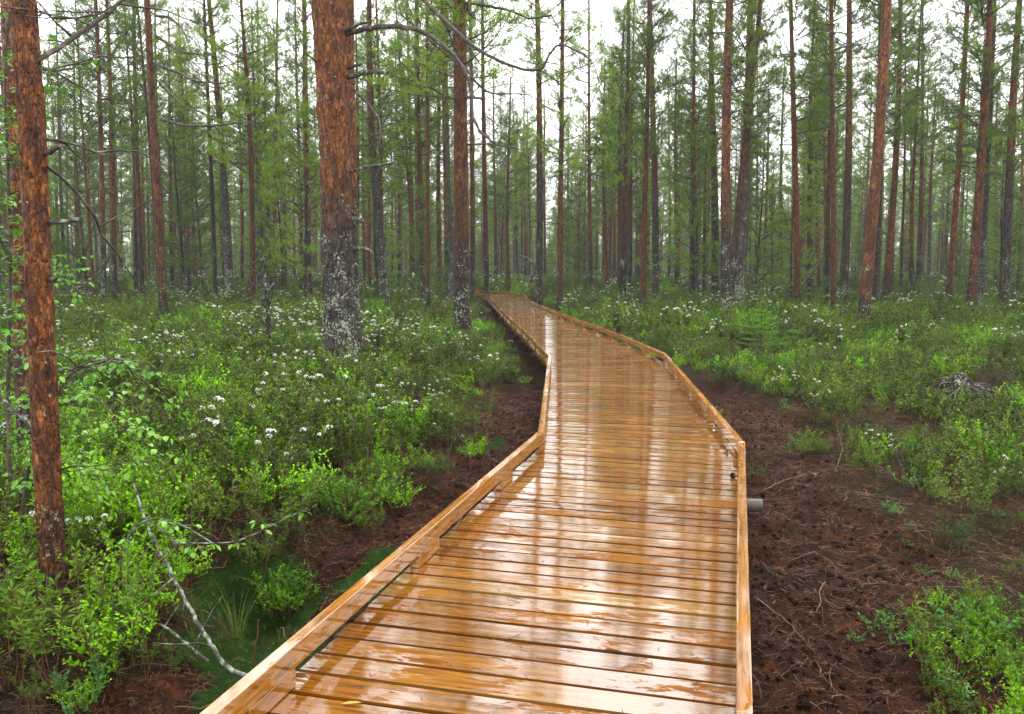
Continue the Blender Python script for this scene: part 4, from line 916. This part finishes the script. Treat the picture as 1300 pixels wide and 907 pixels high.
# ------------------------------------------------------------------ birch saplings
def smooth_line(P, step=.05):
    P = np.asarray(P, float); s = np.concatenate([[0], np.cumsum(np.linalg.norm(np.diff(P, axis=0), axis=1))]); m = max(6, int(s[-1] / step)); u = np.linspace(0, s[-1], m)
    Q = np.stack([np.interp(u, s, P[:, k]) for k in range(3)], 1)
    for _ in range(2): Q[1:-1] = (Q[:-2] + 2 * Q[1:-1] + Q[2:]) / 4
    return Q
def sapling(name, stems, ntw, nleaf, label, cat, seed, L=.042, mats=None, tw=(.12, .4), w=(6, 2)):
    rr = random.Random(seed); base = np.array(at(*stems[0][0][:2], Y=stems[0][0][2])); base[2] = gz(base[0], base[1]); e = empty(name, tuple(base)); tag(e, label, cat)
    for k, pts in enumerate(stems):
        Q = smooth_line([at(a, b, Y=c) for a, b, c in pts]); 
        if k == 0: Q[0, 2] = min(Q[0, 2], base[2] - .02)
        m = len(Q); mb = MB(); lf = MB(); mb.tube(Q - base, np.linspace(w[0], w[1], m) * (1 if k == 0 else .6) * pts[0][2] / F / 2, 6, 0, rough=.15); LP = []; LD = []
        for q in range(int(ntw * m / 20)):
            i0 = rr.randint(int(m * (.25 if k == 0 else .1)), m - 2); T_ = norm(Q[i0 + 1] - Q[i0]); hd = norm(T_ * .5 + np.array([rr.gauss(0, .7), rr.gauss(0, .7), rr.gauss(.05, .4)])); l = rr.uniform(*tw); p = Q[i0].copy(); R_ = [p.copy()]
            for j in range(4): hd = norm(hd + np.array([rr.gauss(0, .2), rr.gauss(0, .2), rr.gauss(-.06, .12)])); p = p + hd * l / 4; R_.append(p.copy())
            mb.tube(np.array(R_) - base, np.linspace(.0028, .0012, 5), 4, 0)
            for j in range(nleaf):
                tt = rr.uniform(.8, 4); i1 = min(3, int(tt)); b = R_[i1] + (R_[i1 + 1] - R_[i1]) * (tt - i1); dv = norm(hd * .4 + np.array([rr.gauss(0, .6), rr.gauss(0, .6), -.35])); LP.append(b + dv * .012); LD.append(dv)
        mb.build('stem', mats[0] if mats else M['branch'], e)
        leaves(lf, np.array(LP) - base, np.array(LD), L * RS.uniform(.6, 1.15, len(LP)), L * .8 * RS.uniform(.6, 1.15, len(LP)), 0, .75, .1)
        lf.build('foliage', M['birch_leaf'], e)
    return e
sapling('birch_sapling', [[(14, 660, 5.4), (10, 500, 5.4), (14, 300, 5.3), (6, 120, 5.3), (10, -30, 5.4)], [(12, 330, 5.3), (-20, 260, 5.2), (-40, 180, 5.0)], [(10, 420, 5.4), (45, 360, 5.6), (95, 335, 5.9)], [(10, 230, 5.3), (60, 120, 5.7), (62, 60, 5.8)]], 30, 9,
        'tall birch sapling with bright round leaves behind the nearest pine at the left edge', 'sapling', 5)
sapling('birch_sapling', [[(20, 720, 4.9), (40, 560, 4.9), (90, 470, 4.9), (150, 455, 4.9), (190, 490, 4.8)], [(60, 520, 4.9), (120, 500, 4.8), (170, 560, 4.7)], [(30, 620, 4.9), (90, 590, 4.8), (150, 600, 4.7)], [(50, 540, 4.9), (20, 480, 4.8), (-10, 450, 4.7)]], 26, 7,
        'low arching birch sapling, leafy twigs spreading right of the nearest pine foot', 'sapling', 6)
sapling('birch_sapling', [[(150, 730, 4.3), (165, 670, 4.3), (195, 655, 4.3), (235, 668, 4.3), (270, 690, 4.2)], [(190, 660, 4.3), (225, 690, 4.3), (245, 712, 4.3)], [(220, 690, 4.3), (300, 690, 4.4), (350, 665, 4.5), (390, 645, 4.6)]], 9, 5,
        'small drooping birch twig with a few bright leaves over the mossy pit', 'sapling', 7, .04, [M['lichen']], (.05, .16), (4, 2))

# young spruce, bright fresh branches in flat tiers
def spruce(px, py, h, label, seed):
    rr = random.Random(seed); p = at(px, py, z=-.33); p[2] = gz(p[0], p[1]); e = empty('young_spruce', tuple(p)); tag(e, label, 'young spruce')
    mb = MB(); mb.tube([[0, 0, -.05], [.01, 0, h * .5], [0, .01, h]], [.016, .011, .004], 6, 0); mb.build('trunk', M['branch'], e)
    mb = MB(); sp = []; sv = []; z = .1
    while z < h:
        for k in range(rr.choice((4, 5, 6))):
            a = rr.uniform(0, 6.28); l = (1.05 - z / h * .85) * .62 * rr.uniform(.6, 1.1); el = rr.uniform(-.1, .3) + .5 * z / h; P = [np.array([0, 0, z])]; hd = a
            for q in range(6): hd += rr.gauss(0, .08); el -= .03; P.append(P[-1] + np.array([math.cos(hd) * math.cos(el), math.sin(hd) * math.cos(el), math.sin(el)]) * l / 6)
            P = np.array(P); mb.tube(P, np.linspace(.006, .002, 7), 4, 0, cap=False)
            for q in range(2, 7):
                T_ = norm(P[q] - P[q - 1])
                for sgn in (-1, 1):
                    dv = norm(T_ + sgn * .9 * np.array([-T_[1], T_[0], 0])); m = l * .38 * (1.2 - q / 8)
                    mb.tube([P[q], P[q] + dv * m], [.003, .0015], 3, 0, cap=False)
                    for u in np.arange(.0, 1.0, .14): sp.append(P[q] + dv * m * u); sv.append(dv)
                for u in (0, .25, .5, .75): sp.append(P[q - 1] + (P[q] - P[q - 1]) * u); sv.append(T_)
        z += rr.uniform(.09, .16)
    blades(mb, np.array(sp), norm(np.array(sv)), .024, .0035, 10, .9, 1)
    return mb.build('crown', [M['branch'], M['spruce_tip']], e)
spruce(965, 455, .95, 'young spruce with bright yellow-green tips in front of the rust-red pine', 3)
spruce(1010, 450, .55, 'smaller young spruce low in the shrubs right of the brighter one', 4)

# ------------------------------------------------------------------ dead wood
def stick(name, pts, w0, w1, mat, label, cat, twigs=0, seed=0, tl=(.1, .3), group=None):
    rr = random.Random(seed); Q = smooth_line([at(a, b, Y=c) for a, b, c in pts], .03); base = Q[0].copy(); m = len(Q); mb = MB(); Q[1:-1] += RS.normal(size=(m - 2, 3)) * .003
    mb.tube(Q - base, np.linspace(w0, w1, m) / 2, 8, 0, rough=.35)
    for k in range(twigs):
        i0 = rr.randint(1, m - 2); hd = norm(norm(Q[i0 + 1] - Q[i0]) * .6 + np.array([rr.gauss(0, .7), rr.gauss(0, .7), rr.gauss(.1, .5)])); l = rr.uniform(*tl); R_ = [Q[i0] - base]
        for j in range(4): hd = norm(hd + np.array([rr.gauss(0, .25)] * 3)); R_.append(R_[-1] + hd * l / 4)
        mb.tube(np.array(R_), np.linspace(w1 * .4, .001, 5), 5, 0, rough=.2)
    o = mb.build(name, mat); o.location = tuple(base); tag(o, label, cat, group); return o
stick('fallen_branch', [(318, 862, 3.45), (285, 845, 3.5), (250, 790, 3.75), (222, 735, 4.0), (190, 675, 4.3), (170, 615, 4.6)], .020, .012, M['lichen'], 'long grey lichen-crusted dead branch running down into the mossy pit', 'branch', 8, 1)
stick('fallen_branch', [(265, 840, 3.7), (215, 800, 3.9), (165, 775, 4.1), (100, 755, 4.3)], .013, .008, M['lichen'], 'thin lichen-crusted dead branch lying left of the mossy pit', 'branch', 7, 2)
stick('fallen_branch', [(45, 545, 4.9), (20, 525, 5.0), (-5, 500, 5.1)], .03, .02, M['lichen'], 'pale lichen-covered branch end poking in left of the nearest pine', 'branch', 3, 3)
stick('dead_stick', [(180, 822, 3.6), (182, 805, 3.6), (186, 790, 3.6), (185, 775, 3.6)], .008, .005, M['twig'], 'short reddish broken stick standing behind the left rail near the moss', 'stick', 1, 4, (.03, .06)).location = tuple(at(322, 838, Y=3.3))
stick('dead_sapling', [(341, 430, 13.5), (340, 400, 13.5), (338, 360, 13.5), (336, 325, 13.5)], .07, .05, M['bark_high'], 'short dead sapling with bare twigs left of the thick old pine', 'sapling', 14, 5, (.2, .7))
stick('bent_dead_branch', [(671, 358, 36), (679, 344, 36), (677, 335, 36), (668, 327, 36), (658, 325, 36)], .22, .05, M['lichen'], 'grey bent dead branch rising behind the far boardwalk bend', 'branch', 0, 6)
stick('leaning_dead_pole', [(312, 372, 34), (320, 340, 34), (328, 315, 34)], .13, .07, M['branch'], 'dark dead pole leaning right behind the small dead sapling', 'pole', 2, 7, (.3, .9))
stick('leaning_dead_pole', [(102, 348, 40), (112, 310, 40), (120, 285, 40)], .12, .08, M['bark_orange'], 'reddish dead pole leaning right, far back at the left', 'pole', 0, 8)
stick('leaning_dead_pole', [(1018, 362, 30), (1032, 345, 30), (1047, 326, 30)], .11, .05, M['branch'], 'dark broken pole leaning right behind the clean straight orange pine', 'pole', 2, 9, (.2, .5))
stick('bare_twig', [(672, 438, 14.0), (678, 425, 14.0), (683, 414, 14.0)], .018, .008, M['branch'], 'bare dark twig sticking up over the left rail at the boardwalk bend', 'twig', 2, 10, (.08, .15))
stick('small_twig', [(642, 829, 3.27), (650, 826, 3.29), (660, 823, 3.31)], .004, .003, M['twig'], 'small thin twig lying on the wet boards near the middle', 'twig').location[2] = .006
for k, pts in enumerate([[(1060, 600, 7.5), (1070, 570, 8), (1062, 540, 8.7), (1075, 510, 9.5)], [(965, 625, 6.6), (1000, 608, 7), (1040, 600, 7.2), (1075, 590, 7.4)], [(1150, 490, 10.2), (1185, 478, 10), (1240, 470, 9.8)], [(1160, 495, 10), (1200, 470, 9.9), (1230, 445, 9.8)], [(560, 700, 5.2), (590, 650, 5.9), (640, 590, 7)], [(960, 760, 4.6), (1000, 790, 4.3), (1035, 830, 4.0)]]):
    pts2 = []
    for a, b, c in pts:
        q = at(a, b, z=-.42)
        for _ in range(3): q = at(a, b, z=gz(q[0], q[1]) + .02)
        pts2.append((a, b, float(q[1])))
    stick('dead_root', pts2, .011, .004, M['stem'], ['dark curved root across the middle of the right peat', 'dark root running right from the beam end', 'bare grey root lying in front of the stump', 'bare root slanting up over the stump', 'long thin root along the left peat beside the rail', 'short root beside the right rail in the foreground'][k], 'root', 6, 20 + k, (.1, .35))
# uprooted stump with splintered wood
def lump(name, c, r, mat, seed, label=None, cat=None, sq=(1, 1, .6), parent=None, n=(14, 22)):
    th = np.linspace(0, np.pi, n[0]); ph = np.linspace(0, 2 * np.pi, n[1], endpoint=False); T_, P_ = np.meshgrid(th, ph, indexing='ij')
    D = np.stack([np.sin(T_) * np.cos(P_), np.sin(T_) * np.sin(P_), np.cos(T_)], -1); rr = r * (1 + (1.7 if name == 'stump_body' else .9) * (fbm(D[..., 0] + D[..., 2] * .7, D[..., 1] - D[..., 2] * .5, .7, 4, seed) - .5))
    V = D * rr[..., None] * np.array(sq); a, b = n; i = np.arange(a - 1)[:, None] * b; j = np.arange(b)[None]; k = (j + 1) % b
    mb = MB(); mb.add(V, np.stack([i + j, i + k, i + b + k, i + b + j], -1).reshape(-1, 4), 0, True); o = mb.build(name, mat, parent); o.location = c
    if label: tag(o, label, cat)
    return o
q = at(1222, 500, z=-.30); sz = gz(q[0], q[1]); es = empty('tree_stump', (q[0], q[1], sz)); tag(es, 'low rotten stump tangled with roots and splintered wood among the right shrubs', 'stump')
lump('stump_body', (0, 0, .08), .26, M['bark_high'], 4, sq=(1.2, .8, .75), parent=es, n=(26, 44))
for k in range(22):
    a = random.uniform(0, 6.28); P = [np.array([0, 0, .15])]; el = random.uniform(-.1, .5)
    for j in range(6): a += random.gauss(0, .25); el -= .14; P.append(P[-1] + np.array([math.cos(a), math.sin(a), math.sin(el)]) * .11)
    mb = MB(); mb.tube(P, np.linspace(.022, .006, 7), 6, 0, rough=.3); mb.build('root', M['branch'], es)
def slab(name, px, py, L, W, H, rz, label, cat, tilt=.1, zo=.06):
    q = at(px, py, z=-.35); 
    for _ in range(3): q = at(px, py, z=gz(q[0], q[1]))
    xs = np.linspace(-L / 2, L / 2, 7); V = []; 
    for i_, x_ in enumerate(xs):
        w_ = W / 2 * (1 - .35 * abs(x_ / L * 2) ** 2) * random.uniform(.8, 1.1); h_ = H * random.uniform(.7, 1.1); c_ = .012 * math.sin(i_ * 1.3)
        V += [(x_, -w_ + c_, 0), (x_, w_ + c_, 0), (x_, w_ * .8 + c_, h_), (x_, -w_ * .7 + c_, h_)]
    Fs = []
    for i_ in range(6):
        for j in range(4): Fs.append([i_ * 4 + j, i_ * 4 + (j + 1) % 4, i_ * 4 + 4 + (j + 1) % 4, i_ * 4 + 4 + j])
    Fs += [[3, 2, 1, 0], [24, 25, 26, 27]]; mb = MB(); mb.add(V, Fs, 0); o = mb.build(name, M['chip']); o.location = (q[0], q[1], q[2] + zo); o.rotation_euler = (random.uniform(-.2, .2), tilt, rz); tag(o, label, cat); return o
slab('wood_splinter', 1192, 497, .36, .09, .03, .15, 'orange splintered piece of wood lying in front of the stump', 'wood piece', .05, .12)
slab('bark_piece', 1180, 530, .22, .12, .05, 1.0, 'tan torn bark piece below the splintered wood by the stump', 'bark piece', .5, .05)
slab('bark_chip', 1032, 606, .10, .06, .008, .8, 'orange bark chip on the peat right of the beam end', 'bark chip', .4, .03)
# pine cone and yellow leaf on the boards
mb = MB(); cpos = at(928, 604, z=0.012); n_ = 60; k = np.arange(n_); th = k * 2.4; hgt = k / n_ * .05; rad = .017 * np.sin(np.pi * (k / n_ * .85 + .1))
P = np.stack([rad * np.cos(th), rad * np.sin(th), hgt], 1); mb.tube([[0, 0, 0], [0, 0, .028], [0, 0, .052]], [.011, .013, .004], 8, 0)
leaves(mb, P * .5, np.stack([np.cos(th), np.sin(th), np.full(n_, .5)], 1), np.full(n_, .016), np.full(n_, .013), 0, 1.0); o = mb.build('pine_cone', M['branch']); o.location = (*cpos[:2], .016); o.rotation_euler = (math.pi / 2, 0, .7); tag(o, 'small dark pine cone on the boards close to the right rail corner', 'pine cone')
mb = MB(); leaves(mb, np.zeros((1, 3)), np.array([[1, .2, .02]]), .07, .018, 0, 1, .1); t = NT('yellow_leaf'); M['yl'] = t.pbr((.30, .20, .02), .4)
lp = at(433, 893, z=.01); o = mb.build('fallen_leaf', M['yl']); o.location = (lp[0], lp[1], .008); tag(o, 'narrow yellow fallen leaf on the boards at the bottom', 'leaf')
# small white marker far back
e = empty('trail_marker', (*at(525, 355, Y=38)[:2], gz(*at(525, 355, Y=38)[:2]))); tag(e, 'tiny white marker plate on a thin post far back, right of the pale grey pine', 'marker')
mb = MB(); mb.tube([[0, 0, -.1], [0, 0, .8], [0, 0, 1.52]], .025, 6, 0); mb.build('post', M['branch'], e)
mb = MB(); b_ = [(-.05, -.045, 1.3), (.05, -.045, 1.3), (.05, -.03, 1.3), (-.05, -.03, 1.3), (-.05, -.045, 1.52), (.05, -.045, 1.52), (.05, -.03, 1.52), (-.05, -.03, 1.52)]
mb.add(b_, [[0, 3, 2, 1], [4, 5, 6, 7], [0, 1, 5, 4], [1, 2, 6, 5], [2, 3, 7, 6], [3, 0, 4, 7]], 0); mb.build('plate', M['flower'], e)

# ------------------------------------------------------------------ the damp air
HAZE = 0.0006
bpy.context.view_layer.update()
V = [(x, y, z) for z in (-2.5, 24) for x, y in ((-185, -14), (185, -14), (185, 275), (-185, 275))]
mb = MB(); mb.add(V, [[0, 3, 2, 1], [4, 5, 6, 7], [0, 1, 5, 4], [1, 2, 6, 5], [2, 3, 7, 6], [3, 0, 4, 7]], 0)
hm = bpy.data.materials.new('haze'); hm.use_nodes = True; t_ = hm.node_tree; t_.nodes.clear(); o_ = t_.nodes.new('ShaderNodeOutputMaterial'); pv = t_.nodes.new('ShaderNodeVolumePrincipled')
pv.inputs['Color'].default_value = (.93, .96, .97, 1); pv.inputs['Density'].default_value = HAZE; t_.links.new(pv.outputs[0], o_.inputs['Volume'])
if HAZE: tag(mb.build('haze', hm), kind='stuff')

# needles and bark crumbs fallen on the boards
mb = MB(); k = 0
while k < 260:
    yy = random.uniform(2.2, 12); xx = random.uniform(-1.2, 3.0)
    if not inside(np.array([xx]), np.array([yy]))[0] or float(np.minimum(seg_dist(np.array([xx]), np.array([yy]), Ln), seg_dist(np.array([xx]), np.array([yy]), Rn))[0]) < .07: continue
    a = random.uniform(0, 6.28); l = random.uniform(.008, .045); p = np.array([xx, yy, .0045]); d_ = np.array([math.cos(a), math.sin(a), 0]); b_ = np.array([-d_[1], d_[0], 0]) * l * random.uniform(-.15, .15)
    mb.tube([p, p + d_ * l * .5 + b_, p + d_ * l], [.0011, .0014, .0006], 4, 0); k += 1
tag(mb.build('needle_litter', M['twig']), 'brown pine needles and crumbs sprinkled on the wet boards', 'litter', kind='stuff')
